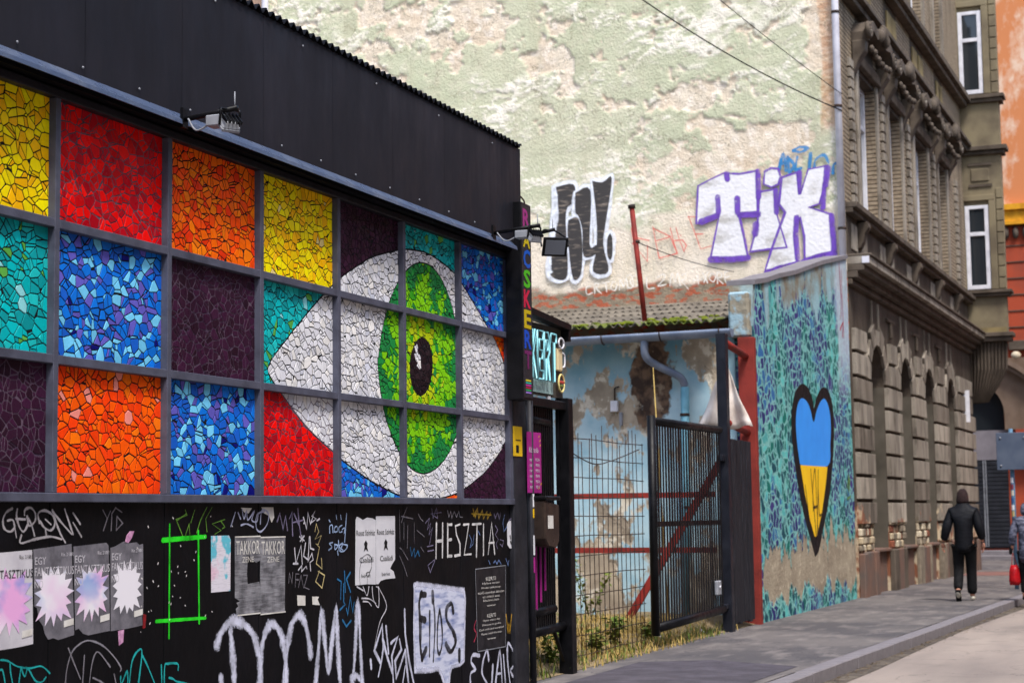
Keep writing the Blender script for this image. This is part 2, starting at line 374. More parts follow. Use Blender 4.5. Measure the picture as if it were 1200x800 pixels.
rng = random.Random(11)
def h01(ix, iy, seed):
    n = (ix.astype(np.int64)*374761393 + iy.astype(np.int64)*668265263 + seed*1442695041) & 0xffffffff
    n = ((n ^ (n >> 13))*1274126177) & 0xffffffff
    return ((n ^ (n >> 16)) & 0xffff)/65535.
def vnoise(x, y, seed):
    ix, iy = np.floor(x), np.floor(y); fx, fy = x-ix, y-iy; fx = fx*fx*(3-2*fx); fy = fy*fy*(3-2*fy)
    a, b, c, d = h01(ix, iy, seed), h01(ix+1, iy, seed), h01(ix, iy+1, seed), h01(ix+1, iy+1, seed)
    return (a*(1-fx)+b*fx)*(1-fy)+(c*(1-fx)+d*fx)*fy
def fbm(x, y, seed, octv=5, g=.5):
    s = 0; a = 1; t = 0
    for k in range(octv): s = s+a*vnoise(x*2**k, y*2**k, seed+k*17); t += a; a *= g
    return s/t
def smooth01(v, a, b):
    t = np.clip((v-a)/(b-a), 0, 1); return t*t*(3-2*t)

def ribbon_mesh(name, strokes, width, mat, fn, smooth=True):
    """flat paint strokes on a wall; fn(u, v, depth) -> point, each stroke a little above the last"""
    V, Fc, E = [], [], []; r = width/2; dep = 0.
    for st in strokes:
        pts = [Vector((a, b)) for a, b in (sm(st) if smooth and len(st) > 2 else st)]
        if not smooth and len(pts) > 2:
            pass
        clean = [pts[0]]
        for p in pts[1:]:
            if (p-clean[-1]).length > 1e-4: clean.append(p)
        pts = clean
        if len(pts) < 2: pts.append(pts[0]+Vector((0, .003)))
        n = len(pts); base = len(V); ph = rng.uniform(0, 9); wob = lambda i, ph=ph: .86+.2*math.sin(i*.55+ph)+.10*math.sin(i*1.7+2*ph)
        for i, p in enumerate(pts):
            a = (p-pts[i-1]).normalized() if i else None; b = (pts[i+1]-p).normalized() if i < n-1 else None
            d = (a+b) if a is not None and b is not None else (a if b is None else b)
            if d.length < .2: d = a.copy()
            d.normalize(); nn = Vector((-d.y, d.x)); k = 1.
            if a is not None and b is not None: k = min(1.6, 1/max(.5, abs(nn.dot(Vector((-a.y, a.x))))))
            dep += .00003
            for sgn, e in ((1, 1.), (0, 0.), (-1, 1.)):
                q = p+nn*r*sgn*k*wob(i); V.append(fn(q.x, q.y, dep)); E.append(e)
        for i in range(n-1):
            o = base+3*i; Fc += [(o, o+1, o+4, o+3), (o+1, o+2, o+5, o+4)]
        for end, s_ in ((0, -1), (n-1, 1)):
            d = (pts[1]-pts[0]).normalized() if end == 0 else (pts[-1]-pts[-2]).normalized()
            d = d*s_; nn = Vector((-d.y, d.x)); c = base+3*end+1; ring = []
            for k in range(7):
                a = math.pi*k/6; q = pts[end]+(nn*math.cos(a)+d*math.sin(a))*r*wob(end)
                V.append(fn(q.x, q.y, dep)); E.append(1.); ring.append(len(V)-1)
            for k in range(6): Fc.append((c, ring[k], ring[k+1]))
        dep += .00012
    me = bpy.data.meshes.new(name); me.from_pydata([tuple(p) for p in V], [], Fc); me.materials.append(mat)
    at = me.attributes.new('e', 'FLOAT', 'POINT'); at.data.foreach_set('value', E); me.update(); return me
def flat_mesh(name, poly, mat, fn, dep=0.):
    me = bpy.data.meshes.new(name); tris = tessellate_polygon([[Vector((u, v, 0)) for u, v in poly]])
    me.from_pydata([tuple(fn(u, v, dep)) for u, v in poly], [], [tuple(t_) for t_ in tris]); me.materials.append(mat if not isinstance(mat, str) else MT[mat]); me.update(); return me
_txt = {}
def text2d(body, bold=0.):
    """letter shapes as flat polygons in a box one unit high"""
    if (body, bold) not in _txt:
        cu = bpy.data.curves.new('lettering', 'FONT'); cu.body = body; cu.size = 1; cu.resolution_u = 2; cu.fill_mode = 'FRONT'; cu.offset = bold
        ob = bpy.data.objects.new('lettering', cu); COL.objects.link(ob); dg = bpy.context.evaluated_depsgraph_get(); dg.update()
        me = ob.evaluated_get(dg).to_mesh()
        v = [(p.co.x, p.co.y) for p in me.vertices]; f = [tuple(p.vertices) for p in me.polygons]
        ob.evaluated_get(dg).to_mesh_clear(); bpy.data.objects.remove(ob, do_unlink=True); bpy.data.curves.remove(cu)
        _txt[(body, bold)] = (v, f)
    return _txt[(body, bold)]
def text_mesh(mb, body, u0, u1, v0, v1, fn, dep=0., bold=0.):
    """lettering stretched to fill u0..u1, v0..v1 (u0 > u1 mirrors the axis for walls seen the other way)"""
    v, f = text2d(body, bold)
    if not v: return
    xs = [p[0] for p in v]; ys = [p[1] for p in v]; x0, x1, y0, y1 = min(xs), max(xs), min(ys), max(ys)
    b = len(mb.v)
    for x, y in v: mb.v.append(tuple(fn(u0+(x-x0)/(x1-x0)*(u1-u0), v0+(y-y0)/(y1-y0)*(v1-v0), dep)))
    mb.f += [tuple(i+b for i in q) for q in f]
def rawmesh(mb, name, mat):
    me = bpy.data.meshes.new(name); me.from_pydata(mb.v, [], mb.f); me.materials.append(MT[mat] if isinstance(mat, str) else mat); me.update(); return me
BW = lambda u, v, d: (u, .0275-d, v)          # on the black lower wall: along the street, height, towards the street
FW = lambda u, v, d: (31.987-d*3, u, v)       # on the pale end wall
HW = lambda u, v, d: (u, -.004-d, v)          # on the mural wall

# ------------------------------------------------------------------ drawn shapes, in metres on their walls
STROKES = [  # (wall, name, colour, width in m, softness, smooth, strokes in wall metres)
 ('b','silver STRON tag with an underline','grey',0.0171,0.35,1,[[(7.825,1.587),(7.777,1.567),(7.751,1.528),(7.763,1.484),(7.812,1.467),(7.849,1.49),(7.832,1.527),(7.789,1.524)],[(7.843,1.507),(7.866,1.436)],[(7.869,1.584),(7.864,1.547),(7.887,1.493),(7.926,1.466),(7.964,1.506)],[(7.859,1.534),(7.936,1.53)],[(7.93,1.553),(7.935,1.581),(7.984,1.591),(8.024,1.56),(8.02,1.519),(7.97,1.496),(7.952,1.547)],[(7.963,1.533),(7.992,1.499),(8.018,1.444)],[(8.059,1.512),(8.047,1.56),(8.103,1.577),(8.173,1.553),(8.197,1.504),(8.163,1.47),(8.105,1.484),(8.065,1.519)],[(8.11,1.529),(8.162,1.501)],[(8.111,1.481),(8.12,1.439)],[(8.172,1.58),(8.208,1.511),(8.25,1.448),(8.293,1.402)],[(8.172,1.573),(8.255,1.511),(8.351,1.447)],[(8.283,1.584),(8.326,1.51),(8.363,1.447)],[(8.361,1.563),(8.429,1.502)],[(8.362,1.51),(8.442,1.431)],[(7.899,1.446),(7.894,1.406),(8.016,1.424),(8.152,1.436),(8.257,1.42)]]),
 ('b','faint grey YG tag','dimgrey',0.0120,0.40,0,[[(8.657,1.58),(8.702,1.529),(8.734,1.573)],[(8.702,1.529),(8.665,1.464)],[(8.851,1.565),(8.785,1.591),(8.747,1.558),(8.742,1.463)],[(8.799,1.543),(8.858,1.503),(8.793,1.463),(8.799,1.543)]]),
 ('b','grey tag under a wide arch','grey2',0.0145,0.50,1,[[(8.313,0.622),(8.329,0.717),(8.374,0.803),(8.458,0.846),(8.543,0.854),(8.668,0.817),(8.784,0.744),(8.85,0.681),(8.843,0.66)],[(8.338,0.827),(8.394,0.739),(8.455,0.65)],[(8.489,0.777),(8.474,0.628)],[(8.535,0.601),(8.558,0.712),(8.588,0.773),(8.631,0.781),(8.74,0.694)],[(8.571,0.647),(8.659,0.615),(8.71,0.585)],[(8.779,0.651),(8.799,0.592)]]),
 ('b','turquoise scribbled tag under white poster','teal',0.0127,0.30,1,[[(7.746,0.81),(7.81,0.799),(7.886,0.766),(7.996,0.747),(8.097,0.749),(8.172,0.706)],[(7.716,0.741),(7.763,0.757),(7.792,0.669)],[(7.827,0.791),(7.833,0.738),(7.856,0.663)],[(7.919,0.757),(7.9,0.659)],[(7.919,0.757),(7.953,0.708),(7.98,0.745),(8.042,0.68),(8.099,0.665),(8.138,0.688)]]),
 ('b','turquoise angular tag','teal',0.0163,0.30,1,[[(8.85,0.63),(8.857,0.586),(8.915,0.654),(8.923,0.58)],[(8.936,0.565),(8.967,0.708),(9.034,0.766),(9.068,0.745),(9.029,0.556)],[(9.068,0.737),(9.13,0.666),(9.221,0.539)],[(9.279,0.661),(9.286,0.533)],[(9.312,0.53),(9.316,0.651),(9.35,0.663),(9.458,0.654),(9.465,0.616)],[(9.365,0.578),(9.411,0.567),(9.454,0.548),(9.601,0.516)]]),
 ('b','thin green angular tag','dimgreen',0.0106,0.40,0,[[(9.539,1.579),(9.561,1.548),(9.436,1.521),(9.51,1.423)],[(9.444,1.514),(9.554,1.556)],[(9.651,1.579),(9.606,1.501)],[(9.796,1.595),(9.719,1.516),(9.674,1.437)],[(9.858,1.595),(9.781,1.523),(9.797,1.443)],[(10.016,1.518),(9.858,1.491),(9.969,1.449),(9.89,1.426)],[(9.969,1.506),(10.017,1.469),(9.985,1.461)],[(9.584,1.485),(9.592,1.426)],[(9.584,1.493),(9.54,1.423)]]),
 ('b','neon green painted rectangle, upright bars','neon',0.0186,0.12,0,[[(9.364,1.491),(9.362,0.814)],[(9.694,1.449),(9.708,0.881)]]),
 ('b','neon green painted rectangle, cross bars','neon',0.0299,0.12,0,[[(9.287,1.398),(9.781,1.412)],[(9.221,0.921),(9.784,0.909)]]),
 ('b','pale blue grey looping tag','bluegrey',0.0149,0.35,1,[[(10.237,1.583),(10.262,1.521),(10.295,1.571),(10.312,1.512),(10.396,1.57),(10.363,1.512),(10.431,1.503),(10.448,1.562)],[(10.534,1.57),(10.431,1.545),(10.422,1.461),(10.482,1.435),(10.569,1.485),(10.587,1.553),(10.5,1.579),(10.474,1.486)],[(10.22,1.48),(10.295,1.487),(10.38,1.466)],[(10.146,1.563),(10.089,1.473)],[(10.179,1.562),(10.212,1.521)]]),
 ('b','dull violet MUPA tag','violet',0.0194,0.45,0,[[(10.711,1.501),(10.747,1.553),(10.792,1.449),(10.828,1.535),(10.855,1.439)],[(10.883,1.518),(10.92,1.561),(10.929,1.404)],[(11.004,1.587),(11.022,1.49),(11.05,1.393)],[(10.929,1.491),(11.079,1.508)],[(10.948,1.552),(11.022,1.473)]]),
 ('b','white VMS tag','white2',0.0146,0.30,0,[[(11.088,1.525),(11.135,1.445),(11.155,1.561),(11.193,1.48),(11.261,1.569),(11.213,1.534),(11.28,1.515),(11.203,1.489)],[(11.29,1.502),(11.329,1.515)],[(11.094,1.485),(11.109,1.49)]]),
 ('b','white scrawled tag with a star','white2',0.0158,0.35,0,[[(11.031,1.394),(11.097,1.366)],[(11.097,1.397),(11.04,1.363)],[(11.063,1.402),(11.07,1.358)],[(10.956,1.316),(10.974,1.211),(11.05,1.332),(11.068,1.208)],[(11.116,1.348),(11.087,1.26),(11.153,1.232),(11.163,1.294)],[(11.183,1.391),(11.192,1.311),(11.24,1.301)],[(11.173,1.391),(11.153,1.223),(11.211,1.275),(11.23,1.23),(11.182,1.214),(11.191,1.156)],[(10.937,1.212),(11.002,1.21)],[(11.011,1.166),(11.058,1.195),(11.058,1.156),(11.124,1.189),(11.134,1.171)]]),
 ('b','grey NFAZ letters','dimgrey',0.0130,0.40,0,[[(10.872,1.084),(10.882,1.153),(10.918,1.082),(10.928,1.151)],[(10.964,1.054),(10.974,1.141),(11.021,1.139)],[(10.968,1.102),(11.011,1.1)],[(11.011,1.048),(11.049,1.13),(11.086,1.041)],[(11.086,1.128),(11.143,1.126),(11.095,1.045),(11.171,1.028)]]),
 ('b','thin pale yellow zigzag chain','paleyellow',0.0107,0.30,0,[[(11.26,1.426),(11.28,1.48),(11.319,1.425),(11.26,1.372),(11.358,1.398),(11.309,1.336),(11.27,1.341),(11.328,1.317),(11.278,1.202),(11.366,1.164),(11.357,1.236)],[(11.307,1.148),(11.405,1.117),(11.365,1.029),(11.268,1.078),(11.327,1.151)]]),
 ('b','pale blue two line tag','paleblue',0.0137,0.30,1,[[(11.488,1.414),(11.488,1.46),(11.528,1.468),(11.538,1.418)],[(11.569,1.454),(11.558,1.422),(11.609,1.426),(11.599,1.459),(11.569,1.454)],[(11.682,1.467),(11.63,1.449),(11.64,1.417),(11.681,1.421)],[(11.755,1.55),(11.722,1.346)],[(11.681,1.435),(11.723,1.448),(11.716,1.411)],[(11.527,1.345),(11.477,1.337),(11.517,1.314),(11.466,1.292)],[(11.557,1.331),(11.567,1.294),(11.608,1.321),(11.557,1.331)],[(11.619,1.357),(11.628,1.284)],[(11.68,1.338),(11.629,1.316),(11.69,1.287)],[(11.691,1.338),(11.649,1.283),(11.711,1.282),(11.763,1.318),(11.69,1.329)],[(11.58,1.541),(11.59,1.509)],[(11.651,1.541),(11.661,1.509)],[(11.598,1.285),(11.608,1.257)],[(11.468,1.505),(11.484,1.492)]]),
 ('b','deep blue marker tag','blue',0.0192,0.35,0,[[(11.606,1.083),(11.667,1.063),(11.656,0.935)],[(11.72,1.134),(11.732,0.986)],[(11.813,1.122),(11.75,1.078),(11.816,0.983)],[(11.697,0.924),(11.727,0.895),(11.645,0.862)],[(11.748,0.866),(11.768,0.819),(11.811,0.946),(11.852,0.833),(11.874,0.906)],[(11.685,0.787),(11.746,0.738),(11.82,0.775)],[(11.704,1.043),(11.703,0.914)]]),
 ('b','faint grey scratched strokes','dimgrey',0.0119,0.50,0,[[(12.68,1.577),(12.687,1.33)],[(12.762,1.478),(12.759,1.348)],[(12.824,1.597),(12.751,1.527),(12.714,1.478)],[(12.715,1.528),(12.932,1.507)],[(13.032,1.547),(13.081,1.506),(13.131,1.485)],[(12.956,1.476),(12.953,1.315)],[(12.834,1.457),(12.818,1.278)],[(12.674,1.222),(12.755,1.14),(12.814,1.059)],[(12.675,1.286),(12.734,1.26),(12.828,1.188)],[(13.004,1.415),(13.153,1.363)],[(13.076,1.283),(13.138,1.241)]]),
 ('b','small blue scribble','blue',0.0135,0.30,0,[[(12.879,1.286),(12.902,1.216),(12.952,1.275),(12.963,1.204),(13.026,1.253),(13.05,1.212)]]),
 ('b','large soft white DOGMA letters','spray',0.0914,0.72,1,[[(9.925,0.737),(9.972,0.805),(10.099,0.87),(10.246,0.845),(10.38,0.771),(10.448,0.659),(10.482,0.54),(10.456,0.409)],[(10.091,0.806),(10.108,0.708),(10.132,0.552),(10.141,0.422)],[(9.973,0.526),(9.989,0.437)],[(10.491,0.389),(10.474,0.557),(10.499,0.68),(10.551,0.777),(10.639,0.822),(10.745,0.764),(10.798,0.659),(10.834,0.528),(10.825,0.358)],[(10.807,0.36),(10.825,0.563),(10.871,0.713),(10.926,0.813),(11.019,0.86),(11.103,0.803),(11.16,0.677),(11.188,0.578)]]),
 ('b','large soft white DOGMA letters','spray',0.0814,0.72,1,[[(11.253,0.318),(11.303,0.578),(11.354,0.86),(11.402,0.66),(11.459,0.441),(11.511,0.635),(11.584,0.875),(11.602,0.647),(11.649,0.281)],[(11.835,0.263),(11.891,0.581),(11.938,0.894),(11.976,0.575),(12.011,0.247)],[(11.826,0.356),(11.91,0.371),(11.984,0.333)]]),
 ('b','white sharp spiky tag','spray',0.0383,0.50,0,[[(12.148,0.464),(12.159,0.406)],[(12.215,0.529),(12.352,0.71),(12.372,0.547),(12.337,0.444),(12.279,0.335)],[(12.42,0.697),(12.463,0.492)],[(12.362,0.605),(12.439,0.465),(12.529,0.342)],[(12.51,0.566),(12.627,0.601),(12.52,0.468),(12.55,0.234)],[(12.662,0.584),(12.696,0.504),(12.577,0.425),(12.598,0.298),(12.767,0.489)],[(12.761,0.804),(12.769,0.617),(12.837,0.405),(12.953,0.158)],[(12.767,0.489),(12.837,0.169)],[(12.764,0.371),(12.69,0.183)],[(12.215,0.529),(12.314,0.436)]]),
 ('b','thin white line and arcs below white papers','white2',0.0129,0.30,1,[[(12.289,1.001),(12.434,0.85),(12.308,0.732),(12.204,0.53)],[(12.002,0.928),(12.133,0.917),(12.243,0.879)],[(12.024,0.904),(12.111,0.895),(12.165,0.864)],[(12.025,1.011),(12.089,0.943),(12.123,1.008)],[(12.178,1.005),(12.199,0.909),(12.287,0.848),(12.289,0.982),(12.245,1.003)],[(11.918,1.016),(12.025,0.983)]]),
 ('b','black Eilos letters','black',0.0583,0.20,1,[[(13.083,0.921),(13.035,0.84),(13.055,0.673),(13.051,0.508),(13.083,0.405)],[(13.071,0.908),(13.163,0.903)],[(13.067,0.719),(13.147,0.703)],[(13.083,0.405),(13.16,0.473)],[(13.721,0.739),(13.686,0.808),(13.587,0.77),(13.585,0.68),(13.717,0.576),(13.764,0.487),(13.663,0.418),(13.562,0.482)],[(13.845,0.409),(13.843,0.337)],[(13.303,0.911),(13.308,0.845)]]),
 ('b','black Eilos letters','black',0.0336,0.20,1,[[(13.241,0.765),(13.236,0.57),(13.228,0.412)],[(13.318,0.845),(13.344,0.656),(13.302,0.365)],[(13.442,0.773),(13.398,0.653),(13.387,0.485),(13.421,0.417),(13.478,0.478),(13.486,0.619),(13.442,0.773)]]),
 ('b','white round ECAHR letters','spray',0.0403,0.45,1,[[(14.287,0.337),(14.143,0.353),(14.102,0.297),(14.191,0.231),(14.086,0.201),(14.083,0.094)],[(14.5,0.286),(14.462,0.369),(14.365,0.276),(14.348,0.178),(14.453,0.09)],[(14.594,0.228),(14.561,0.05)],[(14.643,0.043),(14.765,0.337),(14.81,0.027)],[(14.688,0.15),(14.786,0.146)],[(14.849,0.3),(14.895,0.019)],[(15.009,0.009),(14.947,0.251),(14.966,0.394),(15.108,0.301),(15.193,0.211),(15.015,0.143),(15.302,-0.018)]]),
 ('b','hand painted white capitals HESZTIA','white',0.0275,0.25,0,[[(13.399,1.465),(13.381,1.19)],[(13.525,1.464),(13.513,1.192)],[(13.396,1.322),(13.516,1.325)],[(13.63,1.458),(13.623,1.194)],[(13.629,1.453),(13.716,1.456)],[(13.626,1.328),(13.7,1.332)],[(13.623,1.198),(13.709,1.196)],[(13.892,1.456),(13.791,1.442),(13.814,1.369),(13.887,1.29),(13.885,1.202),(13.771,1.195)],[(13.969,1.451),(14.085,1.455),(13.974,1.2),(14.13,1.201)],[(14.163,1.452),(14.363,1.457)],[(14.269,1.448),(14.247,1.178)],[(14.417,1.452),(14.408,1.189)],[(14.517,1.192),(14.609,1.46),(14.67,1.193)],[(14.534,1.288),(14.659,1.291)]]),
 ('b','ochre yellow scribble','ochre',0.0180,0.35,0,[[(14.181,1.584),(14.231,1.513),(14.287,1.573),(14.311,1.503),(14.394,1.573),(14.419,1.497),(14.503,1.563),(14.514,1.497),(14.585,1.553)],[(14.153,1.544),(14.598,1.532)],[(14.192,1.524),(14.287,1.589)]]),
 ('b','grey VOVELL scribble','grey2',0.0131,0.35,0,[[(13.632,1.569),(13.656,1.516),(13.694,1.564),(13.718,1.511),(13.769,1.564),(13.818,1.515),(13.87,1.564),(13.894,1.515),(13.95,1.515)]]),
 ('b','dull violet grey scribbles','violet',0.0142,0.45,0,[[(13.307,1.584),(13.329,1.508),(13.402,1.593),(13.424,1.507),(13.283,1.546),(13.498,1.555)],[(13.176,1.471),(13.258,1.508),(13.209,1.415),(13.281,1.47),(13.243,1.377),(13.315,1.432),(13.253,1.301)],[(13.206,1.283),(13.324,1.291)],[(13.217,1.246),(13.335,1.253)],[(13.357,1.177),(13.215,1.134),(13.26,1.076),(13.356,1.167)],[(14.668,1.542),(14.694,1.501),(14.752,1.552),(14.793,1.49),(14.823,1.552)],[(14.692,1.439),(14.747,1.398),(14.689,1.357),(14.758,1.315),(14.7,1.275),(14.741,1.233)],[(14.8,1.314),(14.886,1.302),(14.855,1.251),(14.799,1.273)],[(15.159,1.594),(15.111,1.509),(15.022,1.478)]]),
 ('b','small blue marker scribbles','dimblue',0.0134,0.35,0,[[(14.095,1.365),(14.146,1.315),(14.105,1.256),(14.171,1.284),(14.2,1.364)],[(14.294,1.393),(14.333,1.362)],[(14.923,1.531),(14.877,1.458),(14.903,1.385),(14.977,1.426)],[(14.529,1.136),(14.556,1.104)],[(14.639,1.112),(14.681,1.131),(14.722,1.1),(14.766,1.134),(14.821,1.097)],[(14.937,1.145),(14.992,1.081),(15.009,1.123)]]),
 ('b','small golden letter W','gold',0.0171,0.15,0,[[(14.927,0.649),(14.97,0.487),(14.993,0.568),(15.013,0.484),(15.063,0.642)]]),
 ('b','small crimson letter S','crimson',0.0193,0.30,1,[[(14.217,0.634),(14.176,0.577),(14.227,0.524),(14.172,0.464)]]),
 ('b','pale chips of lost paint','chip',0.0101,0.20,0,[[(9.059,1.181),(9.067,1.177)],[(9.857,0.946),(9.865,0.942)],[(9.116,1.125),(9.122,1.118)],[(9.463,1.198),(9.463,1.195)],[(9.181,1.161),(9.187,1.153)],[(9.457,1.238),(9.453,1.234)],[(9.397,1.061),(9.4,1.058)],[(9.484,1.363),(9.489,1.359)],[(9.86,1.355),(9.867,1.349)],[(9.396,1.533),(9.403,1.527)],[(9.537,1.001),(9.545,0.996)],[(9.366,0.924),(9.362,0.921)],[(9.059,1.018),(9.056,1.015)],[(10.107,1.476),(10.112,1.473)],[(9.051,0.871),(9.052,0.868)],[(9.766,1.413),(9.766,1.408)],[(9.84,1.539),(9.835,1.536)],[(9.663,1.324),(9.659,1.316)],[(9.542,1.204),(9.537,1.202)],[(9.007,1.359),(9.013,1.354)],[(9.151,0.917),(9.144,0.909)],[(9.636,1.274),(9.641,1.268)],[(9.356,1.03),(9.351,1.022)],[(9.119,1.483),(9.124,1.476)],[(9.157,0.989),(9.162,0.984)],[(9.376,1.213),(9.378,1.206)],[(9.131,0.984),(9.132,0.982)],[(9.375,1.02),(9.373,1.013)],[(9.779,0.928),(9.771,0.921)],[(9.231,1.265),(9.226,1.258)],[(9.482,1.05),(9.478,1.048)],[(9.549,1.18),(9.547,1.175)],[(9.408,1.126),(9.415,1.121)],[(9.235,1.13),(9.229,1.126)]]),
 ('f','bright blue ADLIB tag with a halo','blue2',0.0717,0.30,1,[[(1.183,7.821),(1.095,8.101),(1.057,7.779)],[(1.149,7.914),(1.062,7.923)],[(1.018,8.03),(0.995,7.742),(0.911,7.878),(1.018,8.014)],[(0.838,8.015),(0.883,7.78),(0.771,7.803)],[(0.59,8.057),(0.624,7.774)],[(0.536,7.767),(0.5,7.938),(0.341,8.003),(0.268,7.855)],[(0.904,8.138),(0.791,8.192),(0.65,8.157),(0.778,8.102),(0.904,8.138)],[(0.196,7.659),(0.175,7.815),(0.081,7.845)]]),
 ('f','thin red scrawled letters','red',0.0245,0.35,0,[[(4.043,6.923),(4.007,6.635),(3.963,6.245)],[(3.931,6.731),(3.702,6.665)],[(4.028,6.636),(3.742,6.271),(3.735,6.575)],[(3.622,6.933),(3.577,6.646),(3.511,6.317)],[(3.511,6.317),(3.157,6.385),(3.284,6.706),(3.577,6.646)],[(3.623,6.893),(3.294,6.717)],[(3.28,6.878),(3.233,6.642),(3.157,6.395)],[(3.176,6.881),(3.109,6.634),(3.022,6.406)],[(3.213,6.631),(3.048,6.629),(2.978,6.524),(3.011,6.445)],[(2.923,7.065),(2.798,6.723),(2.703,6.435),(2.497,6.481)],[(2.798,6.723),(2.655,6.713)],[(2.934,7.061),(2.8,7.051)],[(3.087,6.723),(3.075,6.708)]]),
 ('f','white spray scrawl along the wall foot','faint',0.0289,0.50,1,[[(3.77,5.969),(3.753,5.766),(3.628,5.758)],[(3.561,5.956),(3.435,6.009),(3.416,5.927),(3.544,5.794),(3.388,5.815)],[(3.316,5.78),(3.269,6.019),(3.211,5.854),(3.155,6.012),(3.11,5.768)],[(3.084,5.967),(3.001,5.982),(3.014,5.882),(3.087,5.867),(2.957,5.698)],[(2.861,5.853),(2.697,5.863)],[(2.776,5.948),(2.76,5.787)],[(2.673,5.982),(2.586,5.796)],[(2.581,5.996),(2.657,5.801)],[(2.51,5.971),(2.554,5.874),(2.474,5.809),(2.431,5.906),(2.51,5.971)],[(2.394,5.765),(2.399,5.964),(2.318,5.959),(2.33,5.88),(2.391,5.864),(2.292,5.758)],[(2.155,5.989),(2.257,5.955),(2.231,5.775),(2.109,5.817)],[(2.249,5.865),(2.168,5.89)],[(4.147,6.013),(4.062,6.028),(4.024,5.823),(4.109,5.787),(4.15,5.871)]]),
 ('f','white spray scrawl along the wall foot','faint',0.0280,0.50,1,[[(4.881,5.874),(4.967,5.846),(4.952,5.715),(4.849,5.741)],[(4.798,5.722),(4.794,5.902),(4.709,5.896),(4.762,5.818),(4.662,5.714)],[(4.641,5.909),(4.504,5.933)],[(4.572,5.921),(4.559,5.741)],[(4.436,5.929),(4.473,5.801),(4.389,5.763),(4.352,5.891),(4.436,5.929)],[(4.304,5.758),(4.283,5.952),(4.218,5.818),(4.164,5.977),(4.135,5.781)],[(3.961,6.03),(4.081,5.94),(4.033,5.807),(3.915,5.849),(3.947,5.915)]]),
 ('f','white outline of the black block letters','whiteblue',0.1702,0.35,1,[[(5.589,7.825),(5.188,7.859),(5.177,7.526),(5.317,7.421),(5.356,7.208),(5.346,6.81),(5.341,6.116),(5.533,6.029),(5.722,6.206),(5.679,6.667),(5.58,7.324),(5.589,7.825)]]),
 ('f','white outline of the black block letters','whiteblue',0.1691,0.35,1,[[(5.305,7.171),(5.097,7.189),(5.03,6.689),(5.065,6.131),(5.205,6.009),(5.27,6.243),(5.327,6.908),(5.305,7.171)]]),
 ('f','white outline of the black block letters','whiteblue',0.1694,0.35,1,[[(5.156,7.691),(4.845,7.715),(4.882,6.679),(4.746,6.653),(4.766,6.474),(5.007,6.457),(5.025,6.952),(5.096,7.222),(5.163,7.326),(5.156,7.691)]]),
 ('f','white outline of the black block letters','whiteblue',0.1689,0.35,1,[[(4.807,7.895),(4.602,7.851),(4.413,7.912),(4.549,7.083),(4.609,6.66),(4.517,6.13),(4.824,6.149),(4.747,6.604),(4.736,7.162),(4.807,7.895)]]),
 ('f','white outline of the black block letters','whiteblue',0.1674,0.35,1,[[(4.468,6.863),(4.426,6.746),(4.432,6.451),(4.479,6.35),(4.534,6.458),(4.528,6.753),(4.468,6.863)]]),
 ('f','violet outline of the TIX letters','purple',0.0526,0.30,0,[[(2.726,7.627),(2.477,7.736),(2.23,7.829),(1.939,7.789),(1.599,7.824),(1.605,7.042),(1.959,7.037),(1.874,6.615),(1.805,6.197),(2.175,6.221),(2.515,6.276),(2.331,7.065),(2.678,6.929),(2.777,6.921),(2.726,7.627)]]),
 ('f','violet outline of the TIX letters','purple',0.0520,0.30,0,[[(1.455,7.796),(1.326,7.849),(1.199,7.823),(1.156,7.676),(1.207,7.537),(1.336,7.493),(1.478,7.559),(1.455,7.796)]]),
 ('f','violet outline of the TIX letters','purple',0.0519,0.30,0,[[(1.562,7.422),(1.29,7.448),(1.24,6.951),(1.083,6.355),(1.433,6.347),(1.769,6.322),(1.61,6.851),(1.562,7.422)]]),
 ('f','violet outline of the TIX letters','purple',0.0517,0.30,0,[[(1.14,7.658),(0.853,7.73),(0.827,7.332),(0.801,7.33),(0.646,7.767),(0.285,7.809),(0.359,7.421),(0.463,7.114),(0.652,7.065),(0.251,6.909),(0.211,6.217),(0.491,6.189),(0.76,6.097),(0.756,6.537),(0.815,6.888),(0.911,6.832),(0.939,6.424),(0.902,6.075),(1.251,6.019),(1.508,5.924),(1.37,6.327),(1.096,7.004),(1.202,7.171),(1.14,7.658)]]),
 ('f','violet shading of the TIX letters','purple',0.1361,0.40,0,[[(2.516,6.228),(2.143,6.203),(1.804,6.213)],[(2.678,6.946),(2.381,7.036)],[(1.943,7.02),(1.606,7.01)],[(1.476,5.938),(1.126,5.979),(0.871,6.057),(0.524,6.144),(0.212,6.186)],[(0.245,6.877),(0.217,6.218)],[(0.357,7.484),(0.396,7.046)],[(0.292,7.762),(0.333,7.45)],[(1.258,7.429),(1.254,7.016)],[(0.805,7.726),(0.813,7.362)],[(1.984,7.327),(1.984,7.071)],[(2.356,7.388),(2.347,7.098)],[(1.583,7.807),(1.581,7.327)],[(2.172,7.808),(2.161,7.71)],[(1.643,6.822),(1.664,6.648)],[(0.884,6.893),(0.913,6.548),(0.885,6.137)]]),
]
